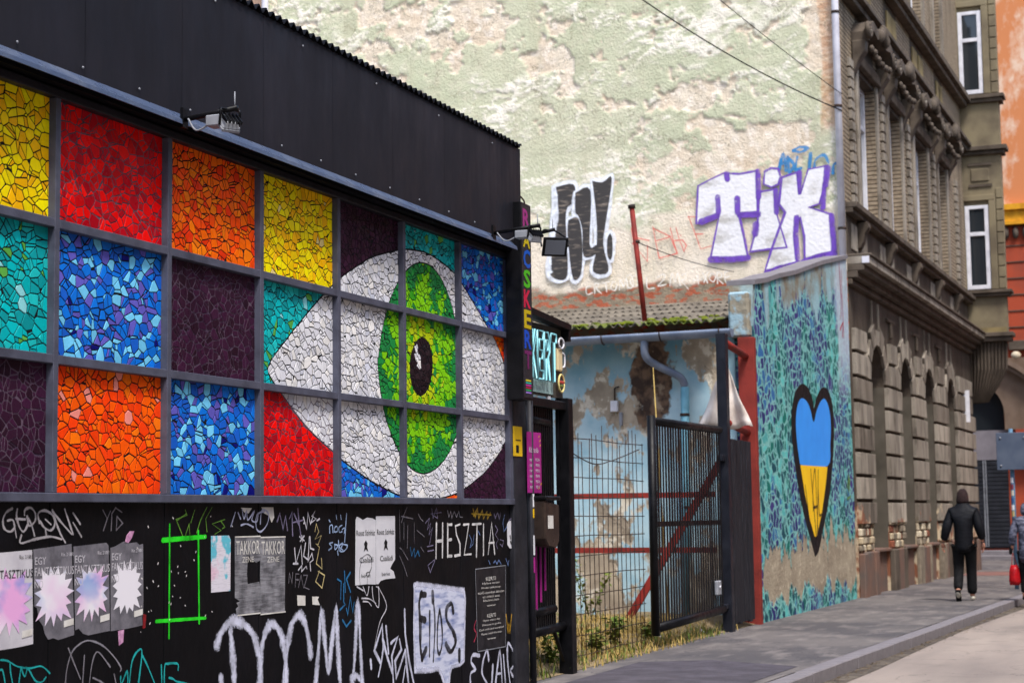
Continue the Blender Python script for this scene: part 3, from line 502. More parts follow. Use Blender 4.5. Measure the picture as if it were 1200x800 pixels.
FILLS = [
 ('f','brushed black block letters','sprayblack',[(5.589,7.825),(5.188,7.859),(5.177,7.526),(5.317,7.421),(5.356,7.208),(5.346,6.81),(5.341,6.116),(5.533,6.029),(5.722,6.206),(5.679,6.667),(5.58,7.324)]),
 ('f','brushed black block letters','sprayblack',[(5.305,7.171),(5.097,7.189),(5.03,6.689),(5.065,6.131),(5.205,6.009),(5.27,6.243),(5.327,6.908)]),
 ('f','brushed black block letters','sprayblack',[(5.156,7.691),(4.845,7.715),(4.882,6.679),(4.746,6.653),(4.766,6.474),(5.007,6.457),(5.025,6.952),(5.096,7.222),(5.163,7.326)]),
 ('f','brushed black block letters','sprayblack',[(4.807,7.895),(4.602,7.851),(4.413,7.912),(4.549,7.083),(4.609,6.66),(4.517,6.13),(4.824,6.149),(4.747,6.604),(4.736,7.162)]),
 ('f','brushed black block letters','sprayblack',[(4.468,6.863),(4.426,6.746),(4.432,6.451),(4.479,6.35),(4.534,6.458),(4.528,6.753)]),
 ('f','silver white fill of the TIX letters','silver',[(2.726,7.627),(2.477,7.736),(2.23,7.829),(1.939,7.789),(1.599,7.824),(1.605,7.042),(1.959,7.037),(1.874,6.615),(1.805,6.197),(2.175,6.221),(2.515,6.276),(2.331,7.065),(2.678,6.929),(2.777,6.921)]),
 ('f','silver white fill of the TIX letters','silver',[(1.455,7.796),(1.326,7.849),(1.199,7.823),(1.156,7.676),(1.207,7.537),(1.336,7.493),(1.478,7.559)]),
 ('f','silver white fill of the TIX letters','silver',[(1.562,7.422),(1.29,7.448),(1.24,6.951),(1.083,6.355),(1.433,6.347),(1.769,6.322),(1.61,6.851)]),
 ('f','silver white fill of the TIX letters','silver',[(1.14,7.658),(0.853,7.73),(0.827,7.332),(0.801,7.33),(0.646,7.767),(0.285,7.809),(0.359,7.421),(0.463,7.114),(0.652,7.065),(0.251,6.909),(0.211,6.217),(0.491,6.189),(0.76,6.097),(0.756,6.537),(0.815,6.888),(0.911,6.832),(0.939,6.424),(0.902,6.075),(1.251,6.019),(1.508,5.924),(1.37,6.327),(1.096,7.004),(1.202,7.171)]),
]
EYE = [(10.621, 2.515), (10.681, 2.601), (10.851, 2.726), (11.064, 2.877), (11.418, 3.109), (11.72, 3.279), (11.964, 3.389), (12.231, 3.496), (12.493, 3.567), (12.732, 3.623), (12.871, 3.649), (13.113, 3.671), (13.319, 3.674), (13.601, 3.64), (13.874, 3.58), (14.06, 3.499), (14.346, 3.345), (14.621, 3.191), (14.822, 3.071), (15.005, 2.9), (15.127, 2.738), (15.186, 2.578), (15.156, 2.366), (14.999, 2.174), (14.806, 2.046), (14.537, 1.911), (14.337, 1.841), (14.066, 1.757), (13.822, 1.705), (13.445, 1.664), (13.07, 1.659), (12.76, 1.684), (12.509, 1.728), (12.207, 1.796), (11.974, 1.862), (11.749, 1.932), (11.584, 1.996), (11.383, 2.069), (11.175, 2.158), (10.986, 2.262), (10.838, 2.354), (10.705, 2.434)]
IRIS = [(12.355, 2.64), (12.389, 2.833), (12.485, 3.061), (12.662, 3.302), (12.909, 3.488), (13.145, 3.574), (13.404, 3.572), (13.633, 3.471), (13.828, 3.268), (13.951, 3.003), (13.999, 2.714), (13.953, 2.421), (13.882, 2.208), (13.667, 2.015), (13.416, 1.904), (13.158, 1.868), (12.894, 1.927), (12.641, 2.1), (12.457, 2.331)]
PUPIL = [(13.396, 2.746), (13.375, 2.664), (13.329, 2.591), (13.264, 2.535), (13.188, 2.502), (13.109, 2.498), (13.039, 2.521), (12.984, 2.569), (12.951, 2.635), (12.944, 2.713), (12.963, 2.793), (13.007, 2.866), (13.071, 2.923), (13.146, 2.957), (13.225, 2.964), (13.297, 2.942), (13.354, 2.895), (13.389, 2.827)]
GLINT = [(13.029, 2.874), (13.096, 2.901), (13.16, 2.739), (13.109, 2.715), (13.044, 2.793)]
SHEETS = {
 'p1': [(7.527,1.352),(8.004,1.368),(8.023,0.872),(7.888,0.863),(7.539,0.854)],
 'p2': [(8.015,1.37),(8.36,1.393),(8.393,0.895),(8.247,0.877),(8.201,0.891),(8.155,0.885),(8.124,0.919),(8.108,0.961),(8.07,0.995),(8.053,1.059),(8.031,1.069)],
 'p3': [(8.379,1.378),(8.694,1.394),(8.719,1.376),(8.739,0.896),(8.526,0.884),(8.477,0.896),(8.436,0.927),(8.404,0.92)],
 'p4': [(8.737,1.364),(8.78,1.37),(8.875,1.398),(8.928,1.387),(9.008,1.391),(9.035,1.375),(9.074,1.38),(9.081,1.066),(9.077,0.907),(8.925,0.897),(8.748,0.893)],
 'small': [(9.848,1.416),(10.071,1.416),(10.092,1.388),(10.088,1.063),(9.853,1.062)],
 'newsL': [(10.146,1.409),(10.478,1.401),(10.478,1.247),(10.425,1.232),(10.38,1.25),(10.346,1.262),(10.335,1.29),(10.312,1.257),(10.301,1.164),(10.312,1.097),(10.465,1.108),(10.478,1.057),(10.474,0.898),(10.169,0.909),(10.161,0.945),(10.191,0.96),(10.169,0.983),(10.213,0.992),(10.147,1.016)],
 'newsR': [(10.48,1.401),(10.825,1.392),(10.816,0.888),(10.478,0.899)],
 'whiteL': [(11.91,1.503),(11.931,1.528),(11.988,1.515),(12.032,1.502),(12.105,1.521),(12.193,1.514),(12.252,1.501),(12.245,1.019),(12.098,1.027),(11.897,1.026)],
 'whiteR': [(12.257,1.529),(12.597,1.531),(12.594,1.197),(12.536,1.16),(12.504,1.128),(12.566,1.107),(12.596,1.054),(12.426,1.053),(12.335,1.044),(12.29,1.02),(12.25,1.022)],
 'sqA': [(10.995,0.995),(11.114,0.987),(11.114,0.919),(11.001,0.925)],
 'sqB': [(11.216,0.976),(11.319,0.971),(11.299,0.952),(11.332,0.911),(11.222,0.92)],
 'plaque': [(14.216,1.071),(14.928,1.083),(14.901,0.37),(14.247,0.374)],
 'bubble': [(12.946,0.981),(12.995,0.992),(13.452,0.954),(13.955,0.905),(13.981,0.84),(13.964,0.557),(13.944,0.318),(13.864,0.296),(13.683,0.29),(13.646,0.245),(13.616,0.144),(13.537,0.151),(13.469,0.246),(13.41,0.299),(13.18,0.304),(12.949,0.32),(12.93,0.623)],
 'skull': [(14.983,1.446),(15.027,1.476),(15.112,1.48),(15.176,1.46),(15.184,1.398),(15.179,1.26),(15.124,1.227),(15.039,1.232),(14.987,1.264)],
 'scrapA': [(10.223,1.593),(10.368,1.59),(10.323,1.557),(10.267,1.562)],
 'scrapB': [(10.494,1.596),(10.657,1.596),(10.669,1.527),(10.634,1.493),(10.598,1.539),(10.529,1.556)],
 'pinkA': [(8.884,1.388),(8.901,1.432),(8.936,1.456),(8.98,1.456),(8.954,1.416),(8.919,1.387)],
 'pinkB': [(8.821,0.889),(8.882,0.894),(8.874,0.822),(8.831,0.806)],
 'redA': [(9.067,0.977),(9.113,0.965),(9.104,0.891),(9.077,0.887)],
}
HEART_OUT = [(28.38, 0.823), (28.205, 0.988), (27.686, 1.434), (27.28, 1.907), (26.987, 2.449), (26.899, 2.876), (27.034, 3.196), (27.304, 3.409), (27.758, 3.538), (28.222, 3.507), (28.558, 3.342), (28.659, 3.202), (28.871, 3.38), (29.208, 3.535), (29.538, 3.598), (29.923, 3.549), (30.221, 3.327), (30.3, 2.982), (30.189, 2.587), (29.962, 2.15), (29.55, 1.636), (29.058, 1.22), (28.699, 0.917)]
HEART_BLUE = [(27.424, 2.264), (27.249, 2.615), (27.219, 2.929), (27.365, 3.174), (27.667, 3.303), (28.051, 3.284), (28.33, 3.164), (28.563, 2.97), (28.839, 3.17), (29.221, 3.35), (29.571, 3.399), (29.877, 3.266), (29.991, 3.012), (29.89, 2.664), (29.611, 2.289)]
HEART_GOLD = [(27.442, 2.257), (29.587, 2.275), (29.388, 1.972), (28.998, 1.51), (28.53, 1.144), (28.368, 1.139), (28.068, 1.392), (27.705, 1.832)]

# ------------------------------------------------------------------ the setting
def kerb_y(x): return -2.25-.0317*(x-16)
mb = MB(); XS = [-14+3*i for i in range(34)]
for a, b in zip(XS, XS[1:]): mb.add([(a, .6, 0), (b, .6, 0), (b, kerb_y(b)+.2, 0), (a, kerb_y(a)+.2, 0)], [(0, 1, 2, 3)])
struct(mb.build('pavement', 'pavement'))
mb = MB(); mb.add([(-60, -60, -.125), (160, -60, -.125), (160, 90, -.125), (-60, 90, -.125)], [(0, 1, 2, 3)])
struct(mb.build('road', 'road'))
mb = MB()
for a, b in zip(XS, XS[1:]): mb.add([(a, kerb_y(a)+.01, -.121), (b, kerb_y(b)+.01, -.121), (b, kerb_y(b)-.16-.06*math.sin(b*1.7), -.121), (a, kerb_y(a)-.16-.06*math.sin(a*1.7), -.121)], [(0, 1, 2, 3)])
struct(mb.build('gutter_strip', 'gutterdirt'))
kerb = bpy.data.objects.new('kerb', None); COL.objects.link(kerb); struct(kerb); kerb.location = (16, -2.25, -.12); WM['kerb'] = Matrix.Translation((16, -2.25, -.12))
ks = MB().box(0, .992, -.0, .19, -.16, .004).mesh('kerb_stone', 'kerb')
for i in range(52):
    x = 2+i; o = put('kerb_stone', ks, None, .010); o.parent = kerb
    o.matrix_parent_inverse = wm(kerb).inverted(); o.location = (x, kerb_y(x)+rng.uniform(-.004, .004), rng.uniform(-.004, .003)); o.rotation_euler = (0, 0, -.0317+rng.uniform(-.004, .004))
# yard soil behind the fence, gently lumpy
nx, ny = 60, 50; X, Y = np.meshgrid(np.linspace(15.3, 32, nx), np.linspace(.02, 8, ny), indexing='ij')
Z = .005+.13*smooth01(Y, .02, .5)*smooth01(X, 16, 18)+.10*(fbm(X*1.3, Y*1.3, 3)-.5)*smooth01(Y, .1, .5)
mb = MB(); mb.v = list(zip(X.ravel().tolist(), Y.ravel().tolist(), Z.ravel().tolist()))
mb.f = [(i*ny+j, (i+1)*ny+j, (i+1)*ny+j+1, i*ny+j+1) for i in range(nx-1) for j in range(ny-1)]
struct(mb.build('yard_ground', 'soil', smooth=True))
def yard_z(x, y):
    i = min(nx-1, max(0, int((x-15.3)/(32-15.3)*(nx-1)))); j = min(ny-1, max(0, int((y-.02)/7.98*(ny-1)))); return float(Z[i, j])
mb = MB().add([(46, 4, .004), (58, 4, .004), (58, -14, .004), (46, -14, .004)], [(0, 1, 2, 3)])
mb2 = MB().add([(43.5, -.3, .004), (46.2, -.3, .004), (46.2, -3.0, .004), (43.5, -2.95, .004)], [(0, 1, 2, 3)])
struct(mb2.build('paved_strip', 'redpaving'))
mb = MB().add([(11, -.35, .004), (17.9, -.28, .004), (18.3, -.95, .004), (17.7, kerb_y(17.7)+.32, .004), (11, kerb_y(11)+.3, .004)], [(0, 1, 2, 3, 4)])
struct(mb.build('asphalt_patch', paint('darker asphalt patch', rgb('454147'), .85, rgb('57525a'), 3, bump=.5, bs=90)))
# leaf litter and grit swept into the gutter
rg = random.Random(9); mb = MB()
for _ in range(900):
    x = rg.uniform(12, 40); y = kerb_y(x)-abs(rg.gauss(0, .09))-.01; s_ = rg.uniform(.008, .028); a = rg.uniform(0, 6.28); z = -.1185+rg.uniform(0, .012)
    mb.add([(x+s_*math.cos(a), y+s_*math.sin(a), z), (x-s_*.5*math.sin(a), y+s_*.5*math.cos(a), z+.004), (x-s_*math.cos(a), y-s_*math.sin(a), z+rg.uniform(0, .012)), (x+s_*.5*math.sin(a), y-s_*.5*math.cos(a), z+.002)], [(0, 1, 2, 3)])
struct(put('gutter_litter', rawmesh(mb, 'gutter_litter', paint('dead leaf grit', rgb('4a3c2e'), .9, rgb('7a6a52'), 20))), 'stuff')

# ------------------------------------------------------------------ black building with the mosaic
X0, CW, ZB, RH = 7.0121, 1.1485, 1.6483, .75
bb = thing('mosaic_building', 'low black building with a framed mosaic of a green eye', 'building', (9, 0, 0))
MB().box(-2, 15.30, .075, 7, -.1, 4.82).build('wall', 'blackwall', bb)
edges = [X0+CW*c for c in range(-1, 8)]                    # mullion lines; the last closes the frame
for i in range(len(edges)-1):
    MB().box(edges[i]+.004, edges[i+1]-.004, .03, .12, -.05, ZB-.02).build('wall_panel', 'blackwall', bb, bevel=.003)
MB().box(-2, edges[0]-.004, .03, .12, -.05, ZB-.02).build('wall_panel', 'blackwall', bb)
MB().box(edges[-1]+.03, 15.42, -.005, .15, -.05, 2.58).build('corner_post', 'post', bb, bevel=.01)
for c in range(-1, 8):
    wd = .046 if c < 7 else .085
    MB().box(X0+CW*c-wd/2, X0+CW*c+wd/2, 0, .072, ZB+.024, 3.85).build('mullion', 'steel', bb, bevel=.003)
for r in (1, 2):
    for i in range(len(edges)-1):
        MB().box(edges[i]+.0232, edges[i+1]-(.0232 if i < 7 else .0425), .0012, .07, ZB+RH*r-.025, ZB+RH*r+.025).build('frame_rail', 'steel', bb, bevel=.003)
MB().box(-2, edges[-1]+.042, -.012, .11, ZB-.027, ZB+.023).build('bottom_rail', 'steel', bb, bevel=.004)
MB().box(-2, edges[-1]+.042, -.006, .11, 3.851, 3.90).build('top_rail', 'fascia', bb, bevel=.004)
# fascia of upright sheets, a sloping flashing under it, corrugated roof ends on top
for i in range(11):
    a = 4.2+i*1.02; b = min(a+1.017, 15.15)
    mb = MB(); n = 34
    for k in range(n+1):
        x = a+(b-a)*k/n; y = -.085-.0003*math.cos(2*math.pi*x/.1); mb.v += [(x, y, 3.965), (x, y, 4.88)]
    mb.f = [(2*k, 2*k+2, 2*k+3, 2*k+1) for k in range(n)]
    mb.build('fascia_sheet', 'fascia', bb, smooth=True)
MB().box(-2, 4.2, -.085, .07, 3.965, 4.88).build('fascia_sheet', 'fascia', bb)
MB().box(-2, 15.14, -.06, .074, 3.91, 4.87).build('fascia_backing', 'blackwall', bb)
mb = MB(); pr = [(-.088, 3.985), (-.155, 3.925), (-.158, 3.90), (-.150, 3.90), (-.148, 3.922), (-.085, 3.975)]
for x in (-2, 14.86): mb.v += [(x, y, z) for y, z in pr]
n = len(pr); mb.f = [(i, (i+1) % n, n+(i+1) % n, n+i) for i in range(n)]+[tuple(range(n))[::-1], tuple(range(n, 2*n))]
mb.build('flashing', 'flash', bb)
mb = MB(); n = 800; x0_, x1_ = 4.2, 15.13
for k in range(n+1):
    x = x0_+(x1_-x0_)*k/n; z = 4.905+.020*math.sin(2*math.pi*x/.098)
    mb.v += [(x, -.11, z), (x, 3.2, z+.02), (x, -.11, z-.012), (x, 3.2, z+.008)]
for k in range(n):
    o = 4*k; mb.f += [(o, o+4, o+5, o+1), (o+2, o+3, o+7, o+6), (o, o+2, o+6, o+4)]
mb.build('roof_sheet', 'blackwall', bb, smooth=False)
scr = MB().ell((0, 0, 0), (.008, .006, .008), 8, 6).mesh('screw', 'plasticgrey', True)
for k in range(14):
    o = put('screw', scr, bb); o.location = (7.1+k*.575+rng.uniform(-.02, .02), -.093, 4.03+rng.uniform(-.008, .008)); 
    if k % 2 == 0:
        o = put('screw', scr, bb); o.location = (7.3+k*.595, -.093, 4.80)

# mosaic: shards packed like broken tiles, cut along the eye's outlines
def S(c): return lin(c)
PAL = dict(
 yellow=[((1, .90, .02), 5), ((1, .74, .03), 3), ((.98, .82, .02), 3), ((.93, .84, .55), .15)],
 red=[((.92, .03, .03), 5), ((.70, .02, .10), 3), ((.97, .06, .03), 3), ((.78, .03, .06), 3)],
 orange=[((1, .42, .02), 5), ((1, .31, .03), 4), ((1, .50, .04), 2), ((.94, .22, .04), 2)],
 orange2=[((1, .36, .02), 5), ((1, .26, .03), 4), ((1, .45, .04), 2), ((.93, .55, .5), .45)],
 teal=[((.02, .72, .74), 5), ((.05, .60, .62), 4), ((.12, .74, .74), 2), ((.36, .66, .28), .9), ((.55, .84, .86), .3)],
 blue=[((.06, .45, .86), 5), ((.10, .37, .78), 3), ((.38, .36, .74), 2.2), ((.45, .80, .96), 3), ((.05, .06, .45), .35)],
 purple=[((.20, .09, .17), 4), ((.23, .10, .20), 3), ((.17, .08, .14), 2)],
 white=[((.90, .90, .92), 6), ((.86, .86, .89), 3), ((.92, .91, .90), 2), ((.82, .83, .88), .6)],
 pupil=[((.13, .09, .11), 4), ((.17, .12, .14), 2)])
def pick(key):
    p = PAL[key]; t_ = rng.uniform(0, sum(w_ for _, w_ in p))
    for c_, w_ in p:
        t_ -= w_
        if t_ <= 0: break
    j = rng.uniform(.93, 1.05); return S(tuple(min(1, max(0, v*j)) for v in c_))
def dense(poly, n=6):
    P = poly+poly[:3]; out = []
    P = [poly[-1]]+poly+poly[:2]
    for i in range(1, len(P)-2):
        a, b, c, d = (Vector(P[i+k]) for k in (-1, 0, 1, 2))
        for k in range(n):
            t_ = k/n; out.append(.5*(2*b+(c-a)*t_+(2*a-5*b+4*c-d)*t_*t_+(3*b-a-3*c+d)*t_**3))
    return np.array([(p.x, p.y) for p in out])
eye = np.concatenate([np.array(EYE[:1]), dense(EYE)[1:]]); iris = dense(IRIS); pupil = dense(PUPIL); glint = np.array(GLINT)
def inside(p, poly):
    x, y = p; xs, ys = poly[:, 0], poly[:, 1]; x2, y2 = np.roll(xs, -1), np.roll(ys, -1)
    c_ = ((ys > y) != (y2 > y)); xi = xs+(y-ys)/np.where(y2 == ys, 1e-9, y2-ys)*(x2-xs)
    return bool(np.sum(c_ & (x < xi)) % 2)
def clip(poly, nx_, ny_, d):
    """keep the side where n.p <= d"""
    out = []
    for i, a in enumerate(poly):
        b = poly[(i+1) % len(poly)]; da = nx_*a[0]+ny_*a[1]-d; db = nx_*b[0]+ny_*b[1]-d
        if da <= 0: out.append(a)
        if (da < 0 < db) or (db < 0 < da):
            t_ = da/(da-db); out.append((a[0]+(b[0]-a[0])*t_, a[1]+(b[1]-a[1])*t_))
    return out
IC = np.mean(iris, axis=0); PC = np.mean(pupil, axis=0)
def region(p):
    if not inside(p, eye): return 'bg'
    if inside(p, pupil): return 'glint' if inside(p, glint) else 'pupil'
    return 'iris' if inside(p, iris) else 'white'
PANELS = {0: ['red', 'yellow', 'red', 'orange', 'yellow', 'purple', 'teal', 'blue'], 1: ['purple', 'teal', 'blue', 'purple', 'teal', 'white', 'white', 'orange'], 2: ['blue', 'purple', 'orange2', 'blue', 'red', 'blue', 'orange', 'purple']}
TILE_Y = .045
all_sh = []; panel_ob = {}
for r in range(3):
    for c in range(8):
        xa, xb = edges[c]+.024, edges[c+1]-.024; zt = ZB+RH*(3-r); za, zb_ = zt-RH+.026, (zt-.026 if r else 3.85)
        key = PANELS[r][c]
        g = 'grout_purple' if key == 'purple' and c < 5 else 'grout_red' if key == 'red' else 'grout'
        po = MB().box(edges[c]+.002, edges[c+1]-.002, TILE_Y+.004, .0745, za-.02, zb_+.0005).build('mosaic_panel', g, bb)
        panel_ob[(r, c)] = po
        fine = 1.0 if c < 5 else 1.25
        n = int(320*fine); P = []
        gx = int(math.sqrt(n*1.2)); gz = n//gx
        for i in range(gx):
            for j in range(gz): P.append((xa+(i+.5+rng.uniform(-.8, .8))/gx*(xb-xa), za+(j+.5+rng.uniform(-.8, .8))/gz*(zb_-za)))
        P = np.array([p for p in P if xa < p[0] < xb and za < p[1] < zb_]); W = np.array([rng.uniform(-.0009, .0009) for _ in P])
        AX = .85
        for i, p in enumerate(P):
            dx = (P[:, 0]-p[0])*AX; dz = P[:, 1]-p[1]; d2 = dx*dx+dz*dz
            poly = [(xa, za), (xb, za), (xb, zb_), (xa, zb_)]
            gap = rng.uniform(.0028, .0048)
            for j in np.argsort(d2)[1:18]:
                q = P[j]; nx_, nz_ = (q[0]-p[0])*AX*AX, (q[1]-p[1]); L = math.hypot(nx_, nz_)
                if L < 1e-6: continue
                cst = .5*((q[0]**2-p[0]**2)*AX*AX+q[1]**2-p[1]**2+W[i]-W[j])
                poly = clip(poly, nx_/L, nz_/L, cst/L-gap)
                if len(poly) < 3: break
            if len(poly) < 3: continue
            pieces = [poly]
            if rng.random() < .34:            # hand-cut splinters: split some pieces by a random line
                cx = sum(a[0] for a in poly)/len(poly); cz = sum(a[1] for a in poly)/len(poly); an = rng.uniform(0, math.pi); nx_, nz_ = math.cos(an), math.sin(an); d0 = nx_*cx+nz_*cz+rng.uniform(-.008, .008)
                pieces = [q for q in (clip(poly, nx_, nz_, d0-gap), clip(poly, -nx_, -nz_, -d0-gap)) if len(q) > 2]
            for cv, gp in ((eye, .007), (iris, .006), (pupil, .005), (glint, .002)):      # cut every piece that a painted outline crosses
                nxt = []
                for pc in pieces:
                    cx = sum(a[0] for a in pc)/len(pc); cz = sum(a[1] for a in pc)/len(pc)
                    dd = np.hypot(cv[:, 0]-cx, cv[:, 1]-cz); k = int(np.argmin(dd))
                    if dd[k] > .16: nxt.append(pc); continue
                    a, b = cv[(k-1) % len(cv)], cv[(k+1) % len(cv)]; tx, tz = b-a; L = math.hypot(tx, tz)+1e-9; nx_, nz_ = tz/L, -tx/L; d0 = nx_*cv[k][0]+nz_*cv[k][1]
                    nxt += [q for q in (clip(pc, nx_, nz_, d0-gp), clip(pc, -nx_, -nz_, -d0-gp)) if len(q) > 2]
                pieces = nxt
            for poly in pieces:
                poly2 = []
                for a in poly:
                    if not poly2 or math.hypot(a[0]-poly2[-1][0], a[1]-poly2[-1][1]) > .003: poly2.append(a)
                if len(poly2) > 2 and math.hypot(poly2[0][0]-poly2[-1][0], poly2[0][1]-poly2[-1][1]) < .003: poly2.pop()
                if len(poly2) < 3: continue
                ar = abs(sum(poly2[k][0]*poly2[(k+1) % len(poly2)][1]-poly2[(k+1) % len(poly2)][0]*poly2[k][1] for k in range(len(poly2))))/2
                if ar < 6e-5: continue
                pm = (sum(a[0] for a in poly2)/len(poly2), sum(a[1] for a in poly2)/len(poly2)); rg = region(pm)
                if rg == 'bg':
                    k_ = key
                    if key == 'white': k_ = 'blue' if pm[0] < 12 else 'orange'
                    if key == 'orange' and r == 2: k_ = 'orange' if pm[0] > 13.4 else 'blue'
                    if key == 'teal' and r == 1 and pm[1] < 2.36: k_ = 'red'
                    col = pick(k_)
                elif rg == 'iris':
                    rr = math.hypot((pm[0]-PC[0])/.82, (pm[1]-PC[1])/.95); a = math.atan2(pm[1]-PC[1], pm[0]-PC[0])
                    q_ = rr+.13*math.sin(a*11+1)+rng.uniform(-.09, .09)
                    col = S((.72, .80, .08)) if q_ < .36 else S((.50, .80, .07)) if q_ < .74 and rng.random() < .85 else S((.22, .62, .12)) if q_ < .82 and rng.random() < .5 else S((.12, .52+rng.uniform(-.06, .06), .25))
                else: col = pick('white' if rg == 'glint' else rg)
                all_sh.append((ar/(pm[0]**2), r, c, poly2, col))
def shard(poly, base):
    """one tile piece: slightly tilted glazed face with bevelled rim"""
    n = len(poly); cx = sum(p[0] for p in poly)/n; cz = sum(p[1] for p in poly)/n
    ta, tb = rng.gauss(0, .010), rng.gauss(0, .010); yf = TILE_Y+.0012+rng.uniform(-.0006, .0006)
    v = []; f = []
    for k, (u, z_) in enumerate(poly):
        v.append((u, TILE_Y+.0045, z_)); v.append((u, yf+.0010+ta*(u-cx)+tb*(z_-cz), z_))
        L = math.hypot(u-cx, z_-cz)+1e-6; q = max(.6, 1-.0014/L); ui, zi = cx+(u-cx)*q, cz+(z_-cz)*q
        v.append((ui, yf+ta*(ui-cx)+tb*(zi-cz), zi))
    for k in range(n):
        a, b = 3*k, 3*((k+1) % n); f += [(a, b, b+1, a+1), (a+1, b+1, b+2, a+2)]
    f.append(tuple(3*k+2 for k in range(n)))
    return v, [tuple(i+base for i in q) for q in f]
def colour(me, cols):
    at = me.color_attributes.new('Col', 'FLOAT_COLOR', 'POINT'); at.data.foreach_set('color', np.array(cols, dtype=np.float32).ravel())
def tile_mesh(items, name):
    V, Fc, Cc = [], [], []
    for it in items:
        v, f = shard(it[3], len(V)); V += v; Fc += f; Cc += [(*it[4], 1)]*len(v)
    me = bpy.data.meshes.new(name); me.from_pydata(V, [], Fc); me.materials.append(MT['tile']); colour(me, Cc)
    bm = bmesh.new(); bm.from_mesh(me); bmesh.ops.recalc_face_normals(bm, faces=bm.faces); bm.to_mesh(me); bm.free()
    return me
all_sh.sort(key=lambda s_: -s_[0])
big = [s_ for s_ in all_sh if 2 <= s_[2] <= 4][:300]; ids = set(id(s_) for s_ in big)
for s_ in big: put('shard', tile_mesh([s_], 'shard'), panel_ob[(s_[1], s_[2])])
o = put('mosaic_shards', tile_mesh([s_ for s_ in all_sh if id(s_) not in ids], 'mosaic_shards'), bb); struct(o, 'stuff')

# graffiti on the two walls
fires = []
for wl, nm, cc, wd, sf, smo, st in STROKES:
    fn = BW if wl == 'b' else FW
    lay = .002 if cc == 'black' else .0016 if cc == 'purple' else 0.
    if cc == 'whiteblue': lay = -.0008
    for sub in ([[q] for q in st] if len(st) < 4 or cc in ('spray', 'white', 'purple', 'black', 'neon', 'whiteblue', 'blue2', 'teal') else [st]):
        o = put('graffiti', ribbon_mesh('graffiti', sub, wd, paintmat(cc, sf), (lambda u, v, d, fn=fn, lay=lay: fn(u, v, d+lay)), smo)); lay += .00005
        o['label'] = nm
        if wl == 'b': child(o, bb)
        else: fires.append(o)
t = NT('brushed black spray'); n = t.noise(3, 6, t.co((1, 1.2, 6))); t.bump(n, .3, .02); MT['sprayblack'] = t.fin(t.mix(t.mr(n, .54, .74), rgb('332f2e'), rgb('8a7d70')), .7)
t = NT('worn silver spray'); n = t.noise(1.6, 7, t.co((1, 1.2, 2)), .62); t.bump(t.noise(16, 5), .4, .03); MT['silver'] = t.fin(t.mix(t.mr(n, .52, .66), rgb('e2e0e2'), rgb('b9b5b0')), .6)
for kf, (wl, nm, cc, poly) in enumerate(FILLS):
    o = put('graffiti', flat_mesh('graffiti', sm(poly+poly[:1], 4)[:-1] if cc == 'sprayblack' else poly, cc, FW, .0004+.0001*kf)); o['label'] = nm; fires.append(o)

# ------------------------------------------------------------------ brown corner building with its pale end wall
RZ = -math.atan(.0167)
br = thing('corner_building', 'sooty brown corner building with arched ground floor and peeling pale end wall', 'building', (32, 0, 0), rz=RZ)
BL = Matrix.Translation((32, 0, 0)) @ Matrix.Rotation(RZ, 4, 'Z')
def loc(mb):
    mb.v = [tuple(BL @ Vector(p)) for p in mb.v]; return mb
def bp(mb, name, mat, bevel=0, smooth=False, parent=None):
    return loc(mb).build(name, mat, parent or br, smooth, bevel)
# relief of the end wall
dy = .032; Yv = np.arange(-.0, 12.0+dy, dy); Zv = np.arange(4.6, 15.0, dy); NY, NZ = len(Yv), len(Zv)
Yg, Zg = np.meshgrid(Yv, Zv, indexing='ij')
wy, wz = Yg+.5*(fbm(Yg*.8, Zg*.8, 71)-.5), Zg+.5*(fbm(Yg*.8, Zg*.8, 72)-.5)
pf = .75*fbm(wy*.75+3, wz*.9, 5, 6, .6)+.25*fbm(wy*3, wz*3.6, 8, 4, .6)
def blob(cy, cz, ry, rz, k=.22): return k*np.exp(-(((Yg-cy)/ry)**2+((Zg-cz)/rz)**2))
bias = blob(9.4, 11.4, .28, 1.3)+blob(8.1, 10.3, 1.0, .5, .24)+blob(7.3, 11.7, .6, .6)+blob(5.6, 10.4, .45, .28, .2)+blob(5.0, 12.0, .8, .25, .15)+blob(6.6, 8.2, .6, .3, .12)+blob(3.8, 8.0, 1.2, .28, .17)+blob(1.6, 8.35, 1.6, .45, .26)+blob(.5, 11.0, .35, 1.6, .22)+blob(5.0, 7.3, 2.2, .5, .1)+blob(1.0, 12.1, 1.0, .4, .2)+blob(4.4, 9.3, 1.4, .2, .1)
fl = fbm(wy*2.4+7, wz*3.2, 91, 5, .6)+.5*(fbm(Yg*.5, Zg*.7, 95, 3)-.5)
peel0 = smooth01(fl, .665, .678)
peel = np.maximum(peel0, smooth01(pf+bias-.10*smooth01(Zg, 9, 12), .625, .637))
ra, rb = -wy*.95+wz*.31, wy*.31+wz*.95                       # wrinkles run slightly uphill
r1 = 1-np.abs(2*fbm(ra*1.8, rb*6.2, 21, 4, .55)-1); r2 = 1-np.abs(2*fbm(ra*3.4+9, rb*10, 25, 3, .5)-1)
dens = fbm(Yg*.6, Zg*.9, 29, 3)
wr = np.maximum(smooth01(r1+.35*(dens-.5), .90, .985), .8*smooth01(r2+.5*(dens-.5), .93, .99))
wr = wr*smooth01(fbm(ra*1.1, rb*2.2, 35, 3), .36, .5)
streak = np.clip(wr, 0, 1)*(1-peel)
lown = fbm(Yg*.7, Zg*1.4, 41, 5)
low = smooth01(7.05-(Zg+1.1*(lown-.5))-.12*(5.8-Yg)*0, -.05, .12)
